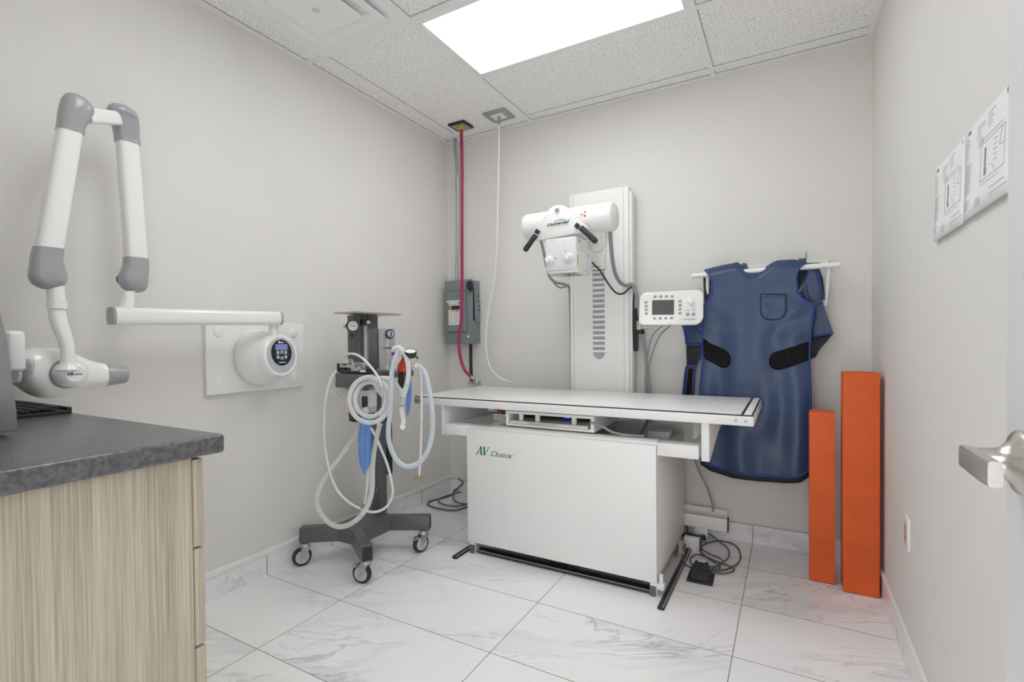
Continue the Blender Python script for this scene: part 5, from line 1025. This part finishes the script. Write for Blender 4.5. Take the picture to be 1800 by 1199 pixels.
obj('port', MB().lathe(V((0.772, -1.425, 0.798)), (.5, -.85, .05), [(0, .007), (0, .013), (.006, .013), (.006, .007)], 20), M_plast, tY)
hose('gas_tube', 'thin white tube arching over the absorber and falling behind the coil', [(0.402, -1.443, 1.125), (0.453, -1.460, 1.142), (0.516, -1.470, 1.141), (0.578, -1.482, 1.120), (0.621, -1.481, 1.087), (0.651, -1.471, 1.049), (0.674, -1.459, 0.987), (0.618, -1.394, 0.895), (0.608, -1.401, 0.822), (0.596, -1.409, 0.788)], .0062, M_hosew, n=12)
hose('gas_tube', 'long thin white tube looping from machine left side down past the base', [(0.372, -1.461, 1.057), (0.358, -1.492, 1.007), (0.338, -1.505, 0.907), (0.332, -1.511, 0.793), (0.338, -1.510, 0.664), (0.358, -1.501, 0.549), (0.387, -1.485, 0.463), (0.437, -1.459, 0.400), (0.502, -1.423, 0.359), (0.557, -1.392, 0.347), (0.607, -1.364, 0.375), (0.632, -1.349, 0.438), (0.627, -1.351, 0.504), (0.607, -1.360, 0.590), (0.591, -1.390, 0.680), (0.577, -1.409, 0.739), (0.559, -1.418, 0.775)], .0066, M_hosew, n=12)
hose('scavenging_hose', 'wide translucent hose sweeping left from the column and over the base', [(0.599, -1.396, 0.795), (0.589, -1.402, 0.753), (0.567, -1.404, 0.666), (0.559, -1.410, 0.581), (0.557, -1.413, 0.468), (0.549, -1.430, 0.400), (0.534, -1.462, 0.351), (0.498, -1.495, 0.313), (0.439, -1.517, 0.293), (0.374, -1.530, 0.309), (0.321, -1.536, 0.356), (0.300, -1.535, 0.407), (0.299, -1.512, 0.473), (0.330, -1.470, 0.553), (0.365, -1.426, 0.627), (0.386, -1.367, 0.706), (0.402, -1.334, 0.771)], .0125, M_tubet, .03)
hose('gas_tube', 'white tube running straight down the column front to a brass fitting', [(0.532, -1.398, 0.819), (0.532, -1.400, 0.719), (0.527, -1.405, 0.576), (0.519, -1.411, 0.462), (0.509, -1.418, 0.388)], .0065, M_hosew, n=12)
hose('gas_tube', 'faint clear tube curling left behind the absorber head', [(0.309, -1.428, 1.006), (0.299, -1.435, 0.971), (0.319, -1.424, 0.929), (0.350, -1.407, 0.905), (0.376, -1.393, 0.899)], .009, M_tubet, n=12)
tH = thing('drop_tube', 'thin white tube hanging straight with a brass end beside the table', 'hose', V((0.798, -1.346, 0.525)))
obj('tubing', MB().tube([(0.804, -1.333, 1.064), (0.809, -1.332, 1.008), (0.811, -1.333, 0.870), (0.808, -1.337, 0.704), (0.803, -1.342, 0.594), (0.801, -1.344, 0.549)], .0062, 12), M_hosew, tH)
pz = V((0.801, -1.344, 0.538)); obj('end_fitting', MB().cyl(pz+V(-.022, -.008, -.002), pz+V(.010, .004, 0), .006).cyl(pz+V(0, 0, -.004), pz+V(0, 0, .014), .007), mat('brass', (.5, .38, .18), .3, metal=.9), tH)
pz = V((0.507, -1.420, 0.368)); tag(obj('tube_fitting', MB().cyl(pz+V(-.016, -.006, 0), pz+V(.012, .004, 0), .008).box(pz+V(-.01, -.006, -.004), pz+V(.0, .006, .035), .002), M_zinc), 'small metal fitting at the tube end above the base', 'fitting')
def bag(label, top, secs):
    t = thing('breathing_bag', label, 'breathing bag', V(secs[-1][0]), 'blue breathing bags')
    obj('bladder', MB().loft([(V(p), a, b, 2) for p, a, b in secs], 'z', 24), M_blue, t, sharp=80)
    return t
def bagloft(pts, dirv, label, D):
    t = thing('breathing_bag', label, 'breathing bag', V(pts[-1][0]), 'blue breathing bags'); mb = MB(); rs = []
    dr = V(dirv).normalized(); dn = V(-dr.y, dr.x, 0)
    for p, a, b in pts:
        rs.append(mb.ring([V(p)+dr*a*math.cos(2*PI*k/28)+dn*b*math.sin(2*PI*k/28)*(1-.35*math.exp(-((k-21)/2.2)**2)) for k in range(28)]))
    mb.skin(rs); obj('bladder', mb, M_blue, t, sharp=80); return t
tb = bagloft([((0.535, -1.419, 0.853), .012, .012), ((0.535, -1.419, 0.845), .019, .016), ((0.532, -1.421, 0.819), .026, .020), ((0.530, -1.423, 0.780), .031, .024), ((0.526, -1.426, 0.723), .034, .027), ((0.526, -1.427, 0.652), .032, .026), ((0.526, -1.428, 0.604), .028, .020), ((0.525, -1.430, 0.573), .018, .012), ((0.523, -1.431, 0.559), .006, .005), ((0.523, -1.431, 0.544), .0055, .004)], (.87, .49, 0), 'blue breathing bag hanging inside the coiled corrugated hose', 2.4)
obj('bag_neck', MB().cyl(V((0.525, -1.423, 0.930)), V((0.525, -1.424, 0.876)), .014), M_black, tb)
obj('bag_cuff', MB().cyl(V((0.525, -1.424, 0.876)), V((0.532, -1.421, 0.845)), .0165), M_bone, tb)
tb = bagloft([((0.740, -1.347, 1.049), .008, .010), ((0.742, -1.346, 1.013), .014, .020), ((0.743, -1.346, 0.966), .015, .024), ((0.742, -1.348, 0.910), .013, .022), ((0.740, -1.350, 0.862), .008, .012), ((0.738, -1.351, 0.837), .003, .004)], (.87, .49, 0), 'narrow darker blue breathing bag behind the Y connector', 2.44)
obj('bag_neck', MB().cyl(V((0.737, -1.347, 1.077)), V((0.740, -1.347, 1.044)), .012), M_black, tb)
